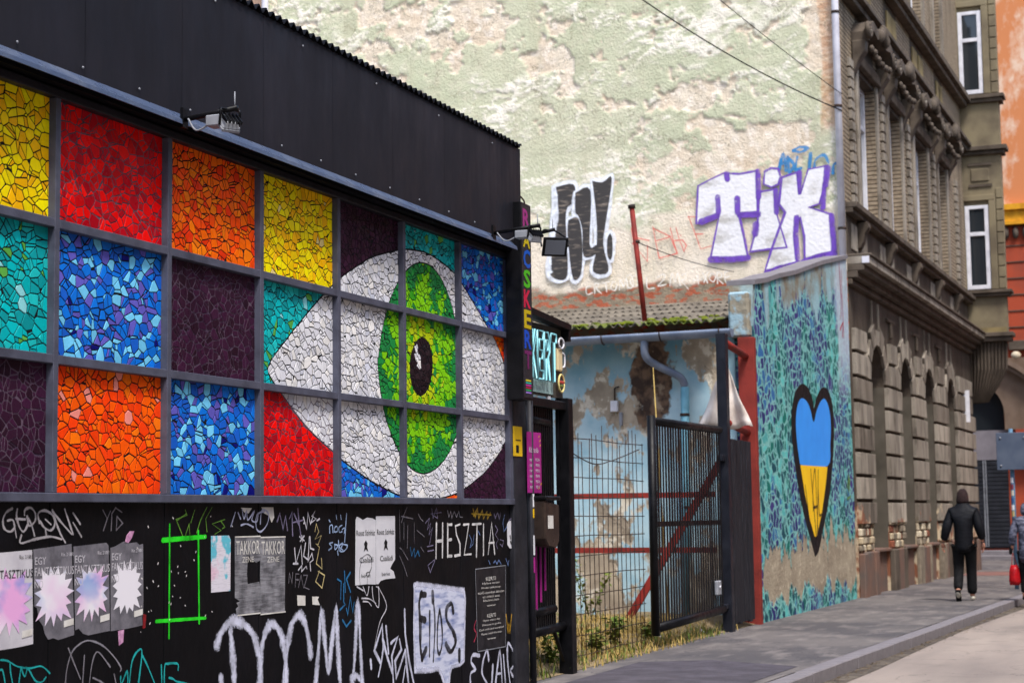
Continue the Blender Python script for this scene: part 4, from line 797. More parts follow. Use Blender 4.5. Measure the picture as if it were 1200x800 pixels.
brick = np.maximum(smooth01(5.86-(Zg+.35*(fbm(Yg*2, Zg*2, 51, 4)-.5)), -.02, .08), smooth01(.42-(Yg+.35*(fbm(Yg*2.2, Zg*1.2, 55, 5)-.5)), -.02, .03)*smooth01(Zg, 8.3, 8.8)*.75)
peel = peel*(1-low); streak = streak*(1-low)
relief = .020*(1-peel)*(1-low*.6)+.013*streak+.014*(fbm(ra*1.8, rb*6.2, 21, 4, .55)-.5)*(1-low)+.035*peel*(fbm(Yg*5, Zg*6, 61, 4, .6)-.55)+.010*(fbm(Yg*3, Zg*4, 63, 3)-.5)
relief = relief*(1-brick)-.012*brick+.05*brick*(fbm(Yg*5, Zg*9, 77, 4, .6)-.3)
calm = np.clip(smooth01(Zg, 8.25, 8.7)+smooth01(np.abs(Yg-3.2), 3.1, 3.5), .5, 1)
relief = relief*calm
XG = 32.035-np.clip(relief, -.05, .075)
mb = MB(); mb.v = list(zip(XG.ravel().tolist(), Yg.ravel().tolist(), Zg.ravel().tolist()))
mb.f = [(i*NZ+j, i*NZ+j+1, (i+1)*NZ+j+1, (i+1)*NZ+j) for i in range(NY-1) for j in range(NZ-1)]
me = bpy.data.meshes.new('end_wall'); me.from_pydata(mb.v, [], mb.f); me.materials.append(MT['fire'])
for nm, a in (('peel', peel), ('streak', streak), ('low', low), ('brick', brick)):
    me.attributes.new(nm, 'FLOAT', 'POINT').data.foreach_set('value', a.ravel().astype(np.float32))
me.polygons.foreach_set('use_smooth', [True]*len(me.polygons)); me.update()
ew = put('end_wall', me, br)
for o in fires: child(o, br)
MB().box(32.14, 33.6, .35, 12.0, -.1, 15.0).build('wall_core', 'trim', br)
MB().tube([(31.93, .05, 6.1), (31.93, .05, 15)], .065, 12).build('downpipe', 'pipewhite', br, True)
for z in (6.6, 8.85, 10.6, 12.4): MB().tube([(31.93, .05, z), (31.93, .05, z+.05)], .075, 12).build('pipe_clip', 'wire', br, True)
MB().tube([(31.9, 11.85, 8), (31.9, 11.85, 16)], .07, 10).build('downpipe', 'pipewhite', br, True)

# street front in local metres: s along the front, y negative towards the street
RUB = [paint('rubble cream', rgb('b8a88c'), .9, rgb('8f8068'), 6, bump=.7, bs=20), paint('rubble grey', rgb('857a6a'), .9, rgb('6a6054'), 6, bump=.7, bs=20), paint('rubble brick', rgb('86503c'), .9, rgb('6c4434'), 6, bump=.7, bs=20), paint('rubble pale', rgb('c8bca4'), .9, rgb('a4967e'), 6, bump=.7, bs=20)]
OP = [(1.72, 3.28), (4.92, 6.42), (8.0, 9.4), (11.28, 12.66)]
SP, AT, TOPG = 3.98, 4.72, 5.6
FL = 15.9
piers = [.12]+[v for a in OP for v in a]+[FL]
# ground floor wall with round arched openings half a metre deep
mb = MB()
for i in range(0, len(piers), 2):
    mb.box(piers[i], piers[i+1], 0, .5, -.1, SP)
bp(mb, 'ground_floor_wall', 'brown')
for a, b in OP:
    c, rx, rz_ = (a+b)/2, (b-a)/2, AT-SP; n = 14; mb = MB()
    arc = [(c-rx*math.cos(math.pi*k/n), SP+rz_*math.sin(math.pi*k/n)) for k in range(n+1)]
    for y in (0, .5): mb.v += [(u, y, z) for u, z in arc]+[(u, y, TOPG) for u, z in arc]
    m_ = n+1
    for k in range(n):
        mb.f += [(k, k+1, m_+k+1, m_+k), (2*m_+k, 3*m_+k, 3*m_+k+1, 2*m_+k+1), (k, 2*m_+k, 2*m_+k+1, k+1)]
    bp(mb, 'arch', 'brown')
    win = MB().box(a-.02, b+.02, .42, .46, .8, AT+.05); gl = bp(win, 'window', 'glass')
    for k in range(4):
        z = (.85, 2.1, 3.3, 4.2)[k]; bp(MB().box(a, b, .30 if k == 2 else .36, .42, z, z+.1), 'window_bar', 'reveal', parent=gl)
    for k in range(3):
        s_ = a+(b-a)*k/2; bp(MB().box(s_-.04, s_+.04, .37, .418, .8, AT-.1), 'window_bar', 'reveal', parent=gl)
    bp(MB().box(b-.012, b-.001, .012, .418, .83, SP-.03), 'reveal', paint('grey window reveal', rgb('5f594f'), .85, rgb('48433b'), 1.6, bump=.3), parent=gl)
    bp(MB().box(a+.02, b-.02, .05, .5, -.05, .76), 'parapet', 'socle', .02)
    bp(MB().box(a-.0, b+.0, -.05, .42, .765, .83), 'window_sill', 'socle', .015)
    # wedge stones round the arch
    nv = 7
    for k in range(nv):
        a0, a1 = math.pi*k/nv, math.pi*(k+1)/nv; g_ = .025
        q = lambda an, rr: (c-(rx+rr)*math.cos(an), SP+(rz_+rr)*math.sin(an))
        out_ = .42 if k % 2 == 0 else .30
        poly = [q(a0+g_, .0), q(a1-g_, .0), q(a1-g_, out_), q(a0+g_, out_)]
        bp(MB().prism(poly, lambda u, v, d: (u, d, v), -.055, .01), 'arch_stone', rng.choice(['brown2', 'block_a', 'block_b']), .008)
spand = [.12]+[v for a in OP for v in a]+[FL]
for i in range(0, len(spand), 2): bp(MB().box(spand[i]+.001, spand[i+1]-.001, .001, .5, SP, TOPG), 'spandrel', 'brown')
bp(MB().box(.12, FL, .0, .5, TOPG, 5.95), 'frieze_wall', 'brown')
# rusticated blocks on the piers
for i in range(0, len(piers), 2):
    a, b = piers[i]+(.02 if i else .1), piers[i+1]-.02
    z = .86; k = 0
    while z < 5.2:
        h = .385; a2, b2 = a, b
        if z > SP-.2:            # above the springing the blocks narrow between the arches
            a2, b2 = a+(.44 if i else 0), b-.44
        if z+h > 5.2: break
        if k == 0 and i < 6: z += .45; k += 1; continue
        bp(MB().box(a2, b2, -.075-rng.uniform(0, .015), .01, z, z+h), 'block', rng.choice(['brown2', 'brown2', 'block_a', 'block_b']), .007)
        z += .45; k += 1
    # foot stones of the pier, worn and uneven
    x = a
    while x < b-.1:
        w_ = min(rng.uniform(.4, .75), b-x); hh = rng.choice([.78, .8, .55, .8])
        bp(MB().box(x, x+w_-.02, -.07-rng.uniform(0, .05), .01, -.08, hh), 'foot_stone', rng.choice(['socle', 'socle', 'trim', RUB[1]]), .02); x += w_
    # crumbled render: odd stones and bricks showing above the foot
    if i < 6:
        z = .82
        while z < 1.34:
            hh = rng.uniform(.09, .17); x = a
            while x < b-.06:
                w_ = min(rng.uniform(.16, .34), b-x)
                if rng.random() < .8: bp(MB().box(x, x+w_-.02, -.03-rng.uniform(0, .05), .01, z, z+hh-.015), 'rubble_stone', RUB[rng.randrange(4)], .02)
                x += w_
            z += hh
    # panel and pendant ornament above
    s_ = (a+b)/2
    if i and i < len(piers)-2:
        bp(MB().box(s_-.42, s_+.42, -.045, .005, 5.30, 5.36), 'moulding', 'trim', .006)
        bp(MB().box(s_-.07, s_+.07, -.06, .004, 4.98, 5.29), 'pendant', 'trim', .02)
for c in [(a+b)/2 for a, b in OP]:
    for ds in (-.34, .34): bp(MB().box(c+ds-.03, c+ds+.03, -.03, .004, 4.98, 5.55), 'moulding', 'brown2', .004)
def course(z0, z1, out_, name='cornice', mat='trim', back=.02):
    return bp(MB().box(.05, FL, -out_, back, z0, z1), name, mat, .01)
course(5.62, 5.72, .08); course(5.74, 5.86, .18); course(5.862, 5.98, .30); course(5.982, 6.12, .40, mat='brown2'); course(6.122, 6.17, .44)
MB().box(32.03, 32.048, -.40, -.27, 5.99, 6.11).build('broken_end', 'pipewhite', br)
# apron with brackets below the first floor sills
bp(MB().box(.12, FL, .0, .5, 6.17, 6.93), 'apron_wall', 'brown')
course(6.93, 7.02, .13); course(7.022, 7.13, .21)
WO = [(1.62, 3.4), (4.82, 6.3), (8.02, 9.85), (11.5, 12.8)]
WZ0, WZ1 = 7.25, 9.9
wp = [.12]+[v for a in WO for v in a]+[FL]
for i in range(0, len(wp), 2):
    a, b = wp[i], wp[i+1]
    bp(MB().box(a, b, .02, .5, 7.13, 15.2), 'brick_pier', 'brownbrick')
    if i: bp(MB().box(a+.002, a+.2, -.03, .02, 7.13, 10.0), 'window_jamb', 'brown2', .008)
    if i < len(wp)-2: bp(MB().box(b-.2, b-.002, -.03, .02, 7.13, 10.0), 'window_jamb', 'brown2', .008)
    # quoin strip of dentilled stones
    n = 14
    for k in range(n):
        z = 7.2+k*.2; s_ = (a+b)/2
        bp(MB().box(s_-.16, s_+.16, -.05, .02, z, z+.165), 'quoin', 'brown2', .008)
    s_ = a+.12 if i else .25
    # bracket in the apron
for k, s_ in enumerate([1.2, 4.1, 7.2, 10.4, 13.4]):
    mb = MB(); prof = [(0, 6.90), (-.20, 6.90), (-.22, 6.80), (-.14, 6.68), (-.10, 6.52), (-.05, 6.42), (0, 6.40)]
    mb.prism(prof, lambda u, v, d: (d, u, v), s_-.12, s_+.12); bp(mb, 'bracket', 'trim', .01)
    bp(MB().box(s_-.75, s_+.0-.2, -.02, .003, 6.32, 6.80), 'apron_panel', 'brown2', .006)
    bp(MB().box(s_+.2, s_+.75, -.02, .003, 6.32, 6.80), 'apron_panel', 'brown2', .006)
def window(a, b, z0, z1, depth=.24):
    f = bp(MB().box(a+.06, b-.06, depth+.04, depth+.06, z0+.06, z1-.06), 'window', 'glass')
    for x0_, x1_, za, zb in ((a, a+.1, z0, z1), (b-.1, b, z0, z1), (a+.1, b-.1, z0, z0+.1), (a+.1, b-.1, z1-.1, z1), (a+.1, b-.1, z0+(z1-z0)*.68, z0+(z1-z0)*.68+.09), ((a+b)/2-.05, (a+b)/2+.05, z0+.1, z0+(z1-z0)*.68)):
        bp(MB().box(x0_, x1_, depth-.03, depth+.05, za, zb), 'frame', 'white', .006, parent=f)
    return f
for a, b in WO:
    bp(MB().box(a, b, .02, .5, WZ1, 12.2), 'wall_over_window', 'brown'); bp(MB().box(a, b, .03, .5, 7.13, WZ0), 'wall_under_window', 'brown')
    window(a+.01, b-.01, WZ0, WZ1)
    # hood: cornice on scrolls with a shell in the middle
    bp(MB().box(a-.2, b+.2, -.10, .02, 10.0, 10.22), 'lintel', 'trim', .015)
    n = 12; c = (a+b)/2; half = (b-a)/2+.42; poly = []
    for k in range(n+1):
        u = -1+2*k/n; poly.append((c+u*half, 10.62+.30*(1-u*u)**.5*0.8+.06*math.cos(u*9)))
    poly2 = [(u, v-.2) for u, v in reversed(poly)]
    bp(MB().prism(poly+poly2, lambda u, v, d: (u, d, v), -.34, .02), 'hood', 'trim', .015)
    for sg in (-1, 1):
        e = c+sg*half
        sp = [(e+math.cos(t_*.6)*.17*(1-t_/20), -.30-.004*t_, 10.55+math.sin(t_*.6)*.17*(1-t_/20)) for t_ in range(16)]
        bp(MB().tube(sp, [.05]*12+[.04, .035, .03, .02], 7), 'scroll', 'trim', 0, True)
        bp(MB().ell((e, -.34, 10.55), (.06, .05, .06)), 'scroll_eye', 'brown2', 0, True)
        bp(MB().prism([(0, 10.4), (-.26, 10.4), (-.24, 10.2), (-.10, 10.0), (0, 9.75)], lambda u, v, d: (d, u, v), e-.14-sg*.12, e+.14-sg*.12), 'console', 'trim', .015)
    for k in range(5):
        u = (k-2)*.13; bp(MB().ell((c+u, -.36, 10.82-.08*abs(k-2)*.7), (.075, .09, .17-.02*abs(k-2))), 'shell', 'trim', 0, True)
    for k in range(11):
        u = -.8+.16*k; bp(MB().ell((c+u*half*.9, -.30-.03*(k % 2), 10.36-.16*math.cos(u*1.5)), (.085, .05, .065)), 'garland', 'trim', 0, True)
course(11.0, 11.12, .16); course(11.122, 11.22, .26)
course(12.2, 12.32, .18); course(12.322, 12.46, .28)
for a, b in WO[:]:
    window(a+.01, b-.01, 12.6, 15.0); bp(MB().box(a, b, .03, .5, 12.2, 12.6), 'wall_under_window', 'brown')
    bp(MB().box(a-.15, a-.01, -.05, .02, 12.5, 15.2), 'window_jamb', 'brown2'); bp(MB().box(b+.01, b+.15, -.05, .02, 12.5, 15.2), 'window_jamb', 'brown2')
    bp(MB().box(a+.2, a+.8, -.02, .02, 11.4, 12.0), 'panel', 'ochretrim', .01); bp(MB().box(b-.8, b-.2, -.02, .02, 11.4, 12.0), 'panel', 'ochretrim', .01)
MB().box(33.6, 48, .5, 12, -.1, 15.2).build('building_core', 'trim', br)

# oriel at the far corner, carried on a fluted corbel
ox = 48.0; y0, y1 = -1.24, -.24
MB().box(ox, ox+.42, y0, y1+.6, 6.12, 15.6).build('oriel_wall', 'oriel', br)
mb = MB(); n = 22
for k in range(n+1):
    y = y1+.02+(y0-y1-.02)*k/n; bulge = .03*math.cos(k*math.pi)
    for z, q in ((5.95, 1.0), (5.2, .96), (4.75, .72), (4.35, .42)):
        mb.v.append((ox+.02+.25*(1-q)+bulge*.6, y1+.02+(y-y1-.02)*q, z))
for k in range(n):
    for j in range(3): mb.f.append((4*k+j, 4*(k+1)+j, 4*(k+1)+j+1, 4*k+j+1))
mb.add([(ox+.42, y1+.3, 5.95), (ox+.42, y1+.3, 4.3), (ox+.05, y0, 5.95), (ox+.2, y1-.45, 4.35)], [(0, 1, 3, 2)])
mb.build('corbel', 'brown', br)
for za, zb, ot in ((5.93, 6.05, .10), (6.052, 6.16, .16), (7.12, 7.2, .10), (7.202, 7.28, .16), (10.9, 11.0, .10), (11.002, 11.12, .18), (12.30, 12.40, .10), (12.402, 12.5, .16)):
    MB().box(ox-ot, ox+.42, y0-ot, y1+.1, za, zb).build('oriel_cornice', 'trim', br, bevel=.01)
MB().box(ox-.02, ox+.3, y0+.02, y1, 6.17, 6.30).build('oriel_band', 'ochretrim', br)
for za, zb in ((7.32, 9.55), (12.55, 14.8)):
    ya, yb = -.86, -.29
    g = MB().box(ox-.02, ox-.008, ya, yb, za, zb).build('window', 'glass', br)
    for q in ((ya-.02, ya+.09, za, zb), (yb-.09, yb+.02, za, zb), (ya+.09, yb-.09, za, za+.11), (ya+.09, yb-.09, zb-.09, zb), (ya+.09, yb-.09, za+1.42, za+1.52)):
        MB().box(ox-.06, ox-.005, *q).build('frame', 'white', g, bevel=.006)
    for q in ((ya-.20, ya-.03, za-.02, zb+.12), (yb+.03, yb+.10, za-.02, zb+.12), (ya-.20, yb+.10, zb+.125, zb+.27)):
        MB().box(ox-.09, ox+.01, *q).build('window_surround', 'oriel', br, bevel=.01)
    # stone courses right of the window
    z = za
    while z < zb+.3:
        MB().box(ox-.03, ox+.01, y0-.02, ya-.22, z, z+.27).build('quoin', 'oriel', br, bevel=.01); z += .30
MB().box(ox-.035, ox+.01, -1.0, -.40, 10.05, 10.12).build('moulding', 'trim', br); MB().box(ox-.035, ox+.01, -1.0, -.40, 10.62, 10.69).build('moulding', 'trim', br)
MB().box(ox-.03, ox+.01, -.93, -.46, 10.2, 10.54).build('panel', 'oriel', br, bevel=.015)
# things fixed to the facade
MB().box(46.1, 46.14, -.42, -.24, 3.75, 4.55).build('plate', 'white', br)

# ------------------------------------------------------------------ the building that closes the street
fb = thing('orange_building', 'worn orange and red building closing the far end of the street', 'building', (58, -2, 0))
MB().box(58.2, 66, -14, -.06, 11.2, 19).build('upper_wall', 'orange', fb)
MB().box(58.2, 66, -14, -.06, 3.0, 10.5).build('lower_wall', 'redwall', fb)
MB().box(58.15, 66, -14, 2.2, -.1, 3.0).build('ground_wall', 'redwall', fb)
MB().box(58.3, 66, -.06, 8, 3.0, 17).build('side_wall', 'brown', fb)
MB().box(57.9, 58.3, -14, -.1, 11.02, 11.2).build('cornice', 'yellowtrim', fb); MB().box(58.0, 58.3, -14, -.1, 10.66, 11.018).build('frieze', 'yellowtrim', fb); MB().box(57.95, 58.3, -14, -.1, 10.55, 10.655).build('cornice', 'yellowtrim', fb)
for k in range(30):
    y = -.35-k*.3; MB().ell((58.12, y, 10.3), (.14, .1, .2), 8, 6).build('corbel', 'trim', fb, True)
for k in range(10): MB().box(58.17, 58.21, -14, -.07, 5.2+k*.52, 5.2+k*.52+.03).build('joint', 'trim', fb)
MB().box(57.95, 58.3, -14, -.3, 6.55, 6.85).build('string_course', 'trim', fb, bevel=.02)
# portal: arch, grey panel, shutter, moulded hood
c, rx, sp_, rz_ = .95, 1.05, 4.55, 1.05; n = 16; mb = MB()
arc = [(c-rx*math.cos(math.pi*k/n), sp_+rz_*math.sin(math.pi*k/n)) for k in range(n+1)]
poly = [(c-rx-1.4, 4.05), (c-rx, 4.05)]+arc+[(c+rx, 4.05), (c+rx+1.2, 4.05), (c+rx+1.2, 6.3), (c-rx-.9, 6.3), (c-rx-1.4, 5.3)]
mb.prism(poly, lambda u, v, d: (d, u, v), 57.85, 58.28); mb.build('portal', 'portal', fb)
MB().box(57.8, 58.28, -1.5, -.42, 3.0, 4.05).build('red_pier', 'redwall', fb)
for dz, ot in ((0, .25), (.16, .36)):
    hp = [(-2.2, 5.35+dz), (-1.0, 5.4+dz), (-.55, 5.75+dz), (.1, 6.15+dz), (.1, 6.3+dz), (-.6, 5.9+dz), (-1.05, 5.55+dz), (-2.2, 5.5+dz)]
    MB().prism(hp, lambda u, v, d: (d, u, v), 57.85-ot, 57.848).build('portal_hood', 'portal', fb)
MB().box(58.10, 58.14, -.2, 2.1, 3.12, 4.05).build('fascia_panel', 'panelgrey', fb)
MB().box(58.27, 58.295, -.2, 2.1, 4.05, 5.7).build('fanlight', 'glass', fb)
MB().box(58.12, 58.15, -.12, 2.1, .35, 3.10).build('shutter', 'shutter', fb)
for k in range(21): MB().box(58.095, 58.121, -.12, 2.1, .4+k*.128, .4+k*.128+.10).build('shutter_slat', 'shutter', fb, bevel=.006)
for y in (.55, .62): MB().box(58.06, 58.094, y, y+.03, .4, 3.1).build('shutter_rail', 'plasticgrey', fb)
for k in range(2): MB().box(57.3+.35*k, 58.1, -.6, 2.4, -.05, .14+.15*k).build('step', 'kerb', fb, bevel=.02)
for p, q in (((57.6, -1.05, 6.15), .22), ((57.55, -1.35, 5.95), .2), ((57.6, -.55, 6.35), .16), ((57.6, -1.75, 5.9), .22), ((57.62, -.2, 6.6), .12)):
    MB().ell(p, (q*.7, q, q*.8), 10, 7).build('carved_figure', RUB[3], fb, True)
# peach house beyond the end wall's far edge
ph = thing('peach_house', 'peach rendered house wall rising behind the black roof', 'building', (33, 14, 0))
MB().box(33, 38, 12.02, 20, -.1, 16).build('wall', paint('peach render', rgb('dcb79c'), .85, rgb('cfa98c'), 2), ph)
for k in range(3): MB().box(32.97, 33.0, 13.2, 14.2, 4+k*4, 6.2+k*4).build('window', 'glass', ph)

# ------------------------------------------------------------------ unseen houses across the street, added to block sky light
def facing(label, x0_, x1_, h_, col, seed):
    rg = random.Random(seed); t_ = thing('sky_blocking_house', label, 'building', ((x0_+x1_)/2, -13, 0))
    MB().box(x0_, x1_, -22, -12.6, -.1, h_).build('wall', paint('facing render '+col, rgb(col), .85, tuple(.7*v for v in rgb(col)), 1.5, bump=.3, bs=12), t_)
    MB().box(x0_-.1, x1_+.1, -22, -12.25, h_, h_+.35).build('cornice', 'trim', t_, bevel=.03); MB().box(x0_, x1_, -22, -12.4, 4.1, 4.35).build('string_course', 'trim', t_, bevel=.02)
    g = MB().box(-.55, .55, 0, .03, 0, 1.9).mesh('window', 'glass'); fr = MB()
    for a, b, c_, d_ in ((-.6, -.52, 0, 1.9), (.52, .6, 0, 1.9), (-.6, .6, -.06, .02), (-.6, .6, 1.88, 1.96), (-.04, .04, 0, 1.9), (-.55, .55, 1.25, 1.32)): fr.box(a, b, .025, .08, c_, d_)
    fr = fr.mesh('frame', 'white')
    n_ = int((x1_-x0_)/2.6)
    for i in range(n_):
        for z in (1.2, 5.2, 8.6):
            if z+2.2 > h_: continue
            o = put('window', g, t_); o.location = (x0_+1.3+i*2.6, -12.595, z)
            f_ = put('frame', fr); f_.parent = o; f_.location = (0, 0, 0)
facing('unseen cream rendered house across the street, added to block sky light', -16, 14, 11.5, 'b5a68c', 1)
facing('unseen ochre rendered house across the street, added to block sky light', 14.2, 34, 12.5, 'a8814f', 2)
facing('unseen terracotta rendered house across the street, added to block sky light', 34.2, 57, 12.0, '9c6a4c', 3)

# ------------------------------------------------------------------ lean-to with blue yard wall and mural
sh = thing('lean_to', 'lean-to shed with flaking blue yard wall, corrugated roof and heart mural', 'shed', (28, 2, 0))
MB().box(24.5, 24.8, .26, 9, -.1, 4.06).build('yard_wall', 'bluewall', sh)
# mural wall follows the roof slope
prof = [(24.55, -.1), (31.97, -.1), (31.97, 6.07), (29.6, 5.66), (27.4, 5.22), (26.2, 5.02), (25.4, 4.86), (24.62, 4.74), (24.55, 4.4)]
MB().prism(prof, lambda u, v, d: (u, d, v), 0, .34).build('mural_wall', 'mural', sh)
cp = [(24.62, 4.745), (25.4, 4.865), (26.2, 5.025), (27.4, 5.225), (29.6, 5.665), (31.97, 6.075)]
MB().prism(cp+[(u, v+.07) for u, v in reversed(cp)], lambda u, v, d: (u, d, v), -.03, .38).build('coping', 'kerb', sh)
hb_ = spray('heart black', rgb('0e0d11'), .12, .05); 
t = NT('heart blue'); MT['heartblue'] = t.fin(t.mix(t.mr(t.noise(2, 5), .3, .7), rgb('33a0ff'), rgb('2a8ff0')), .5)
t = NT('heart yellow'); MT['heartgold'] = t.fin(t.mix(t.mr(t.noise(2, 5), .3, .7), rgb('ffd014'), rgb('f5bd10')), .5)
for nm, pts, mt, d in (('heart_outline', HEART_OUT, 'rubber', .0), ('heart_blue', HEART_BLUE, 'heartblue', .003), ('heart_yellow', HEART_GOLD, 'heartgold', .0045)):
    pp = sm(pts+pts[:1], 4)[:-1] if nm != 'heart_yellow' else pts
    put(nm, flat_mesh(nm, pp, mt, HW, d), sh)
hs = [[(27.75, 1.95), (27.95, 1.5), (28.05, 1.2)], [(28.3, 1.55), (28.35, 1.95), (28.55, 2.2), (28.6, 1.6), (28.65, 1.25)], [(28.35, 1.6), (28.65, 1.62)], [(28.75, 1.9), (28.78, 1.5), (28.95, 1.5)], [(28.2, 2.2), (28.5, 1.1)], [(28.8, 2.2), (28.55, 1.1)]]
put('graffiti', ribbon_mesh('graffiti', hs, .05, paintmat('black', .3), lambda u, v, d: HW(u, v, d+.006), True), sh)['label'] = 'black scrawl across the yellow half of the heart'
put('graffiti', ribbon_mesh('graffiti', [[(31.2, 5.9), (31.3, 5.3), (31.2, 4.9)], [(31.4, 5.8), (31.45, 4.6)], [(31.1, 4.7), (31.4, 4.85), (31.3, 4.6)]], .06, paintmat('crimson', .5), lambda u, v, d: HW(u, v, d+.004), True), sh)['label'] = 'magenta streaks at the top of the mural wall'
put('graffiti', ribbon_mesh('graffiti', [[(31.3, 1.95), (31.5, 2.15), (31.45, 1.9), (31.6, 2.1)], [(31.25, 1.75), (31.6, 1.8)]], .09, paintmat('dimgreen', .6), lambda u, v, d: HW(u, v, d+.004), True), sh)['label'] = 'green scrawl beside the heart'
MB().box(24.32, 24.46, -.06, .17, -.05, 3.97).build('red_column', 'redcol', sh, bevel=.008)
MB().box(24.35, 24.546, .005, .30, 3.98, 4.62).build('corner_stub', paint('grey plaster with blue flakes', rgb('8a8373'), .9, rgb('8fa9b3'), 3, .48, .54, bump=.8, bs=9, bd=.03), sh, bevel=.03)
# corrugated sheets in overlapping courses, each course a part
PITCH_ = .128
rows = 5; rl = 8.1/rows
for k in range(rows):
    xa, xb = 23.92+k*rl-.12*(k > 0), 23.92+(k+1)*rl
    mb = MB(); y = .36; ys = np.arange(.36, 9.0, PITCH_/8)
    for y in ys:
        w_ = .026*math.cos(2*math.pi*y/PITCH_)
        for x, dz in ((xa, .03), (xb, 0)):
            z = 4.16+(x-23.92)/8.1*1.28+w_+dz; mb.v += [(x, float(y), z), (x, float(y), z-.012)]
    n = len(ys)
    for j in range(n-1):
        a, b = 4*j, 4*j+4; mb.f += [(a, b, b+2, a+2), (a+1, a+3, b+3, b+1), (a, a+1, b+1, b)]
    mb.build('roof_sheet', 'roof', sh)
# moss cushions along the eaves
for k in range(60):
    y = rng.choice([rng.uniform(.5, 1.9), rng.uniform(.8, 1.7), rng.uniform(2.0, 3.6)]); x = 24.0+rng.random()**2*.9
    z = 4.16+(x-23.92)/8.1*1.28+.035; MB().ell((x, y, z), (rng.uniform(.05, .12), rng.uniform(.03, .09), rng.uniform(.012, .035)), 8, 5).build('moss_cushion', 'moss', sh, True)
# gutter: half round trough with brackets and end cap
mb = MB(); n = 10
for y, zz in ((.14, 4.05), (9.0, 4.00)):
    for rr in (.112, .104):
        mb.v += [(23.90+rr*math.cos(math.pi+math.pi*k/n), y, zz+rr*math.sin(math.pi+math.pi*k/n)) for k in range(n+1)]
m_ = n+1
for k in range(n): mb.f += [(k, k+1, 2*m_+k+1, 2*m_+k), (m_+k, 3*m_+k, 3*m_+k+1, m_+k+1)]
mb.f += [(0, 2*m_, 3*m_, m_), (n, m_+n, 3*m_+n, 2*m_+n)]
gt = mb.build('gutter', 'zinc', sh, True)
mb = MB(); mb.v = [(23.90, .138, 4.05)]+[(23.90+.112*math.cos(math.pi+math.pi*k/n), .138, 4.05+.112*math.sin(math.pi+math.pi*k/n)) for k in range(n+1)]; mb.f = [(0, k, k+1) for k in range(1, n+1)]; mb.build('end_cap', 'zinc', gt)
for y in (.3, 1.15, 2.0, 2.9, 3.8):
    zz = 4.05-(y-.14)/8.86*.05; MB().tube([(23.90+.12*math.cos(math.pi+math.pi*k/8), y, zz+.12*math.sin(math.pi+math.pi*k/8)) for k in range(9)], .009, 6).build('gutter_bracket', 'wire', gt, True)
dp = sm([(23.9, 1.40, 3.97), (23.95, 1.40, 3.74), (24.1, 1.30, 3.62), (24.3, 1.02, 3.46), (24.38, .96, 3.33)], 5)
MB().tube(dp, .055, 12).build('downpipe', 'zinc', sh, True)
MB().tube([(24.38, .96, 3.31), (24.38, .98, 2.0), (24.38, 1.02, .1)], .06, 12).build('downpipe_foot', 'bluepipe', sh, True)
for z in (2.9, 1.6): MB().tube([(24.38, .97, z), (24.38, .97, z+.04)], .068, 12).build('pipe_clip', 'wire', sh, True)
mx = tag(MB().box(24.42, 24.497, 1.98, 2.09, 3.0, 3.16).build('meter_box', 'white', bevel=.01), 'small white meter box on the flaking blue wall', 'meter box')
MB().tube([(24.46, 2.03, 3.16), (24.46, 2.03, 3.34), (24.46, 1.96, 3.36)], .012, 6).build('cable', 'wire', mx, True)
MB().box(24.44, 24.497, 1.92, 1.965, 2.80, 2.99).build('junction', 'plasticgrey', mx, bevel=.005)
rp = thing('roof_pole', 'rust red pole leaning up from the corrugated roof', 'pole', (24.45, 1.54, 4.2))
MB().tube([(24.45, 1.54, 4.18), (24.42, 1.70, 5.93)], .038, 10).build('pole', 'rust', rp, True)
MB().tube([(24.42, 1.70, 5.93), (24.42, 1.705, 5.98)], .055, 10).build('pole_cap', 'wire', rp, True)
MB().tube([(24.44, 1.645, 5.42), (24.44, 1.65, 5.46)], .05, 10).build('pole_clip', 'wire', rp, True)
cane = tag(MB().tube([(23.6, 1.05, .1), (23.65, 1.15, 2.2), (23.7, 1.22, 3.55)], [.014, .012, .006], 6).build('dry_cane', 'straw', smooth=True), 'thin dry cane standing up before the blue wall', 'cane')

# ------------------------------------------------------------------ gates and fence
def upright(mb, x, y, z0, z1, w_, d_): return mb.box(x-w_/2, x+w_/2, y-d_/2, y+d_/2, z0, z1)
gl_ = thing('narrow_gate', 'narrow black barred gate beside the mosaic building', 'gate', (16, .02, 0))
MB().box(16.42, 16.56, -.07, .07, 0, 2.66).build('post', 'blackmetal', gl_, bevel=.008)
MB().tube([(15.47, -.02, .0), (15.47, -.02, 2.6)], .032, 12).build('hinge_post', 'post', gl_, True)
MB().box(15.45, 16.42, -.05, .05, 2.54, 2.62).build('top_rail', 'blackmetal', gl_, bevel=.006)
MB().tube([(15.5, .03, 2.42), (16.1, .03, 2.40)], .04, 10).build('header_pipe', 'blackmetal', gl_, True)
MB().tube([(15.5, .02, .44), (16.42, .02, .46)], .045, 10).build('bottom_rail', 'blackmetal', gl_, True)
MB().tube([(15.5, .02, .62), (16.15, .02, .64)], .045, 10).build('lower_rail', 'blackmetal', gl_, True)
MB().bar((16.42, .02, .13), (16.15, .02, .44), .03, .03).build('brace', 'blackmetal', gl_)
for k in range(15):
    x = 15.53+k*.058
    if k in (12, 13): continue
    upright(MB(), x, .02, .46, 2.54, .026, .03).build('bar', 'blackmetal', gl_)
MB().box(15.5, 16.12, .10, .115, .5, 2.45).build('backing_sheet', 'blackmetal', gl_)
for k, x in enumerate((15.62, 15.74, 15.86)): MB().box(x, x+.014, -.012, .003, .62+.1*k, 1.38-.06*k).build('ribbon', 'magenta', gl_)
mp = thing('price_board', 'magenta price board with white print on the narrow black gate', 'board', (15.5, -.04, 2))
MB().box(15.36, 15.70, -.045, -.03, 1.73, 2.29).build('board', 'magenta', mp)
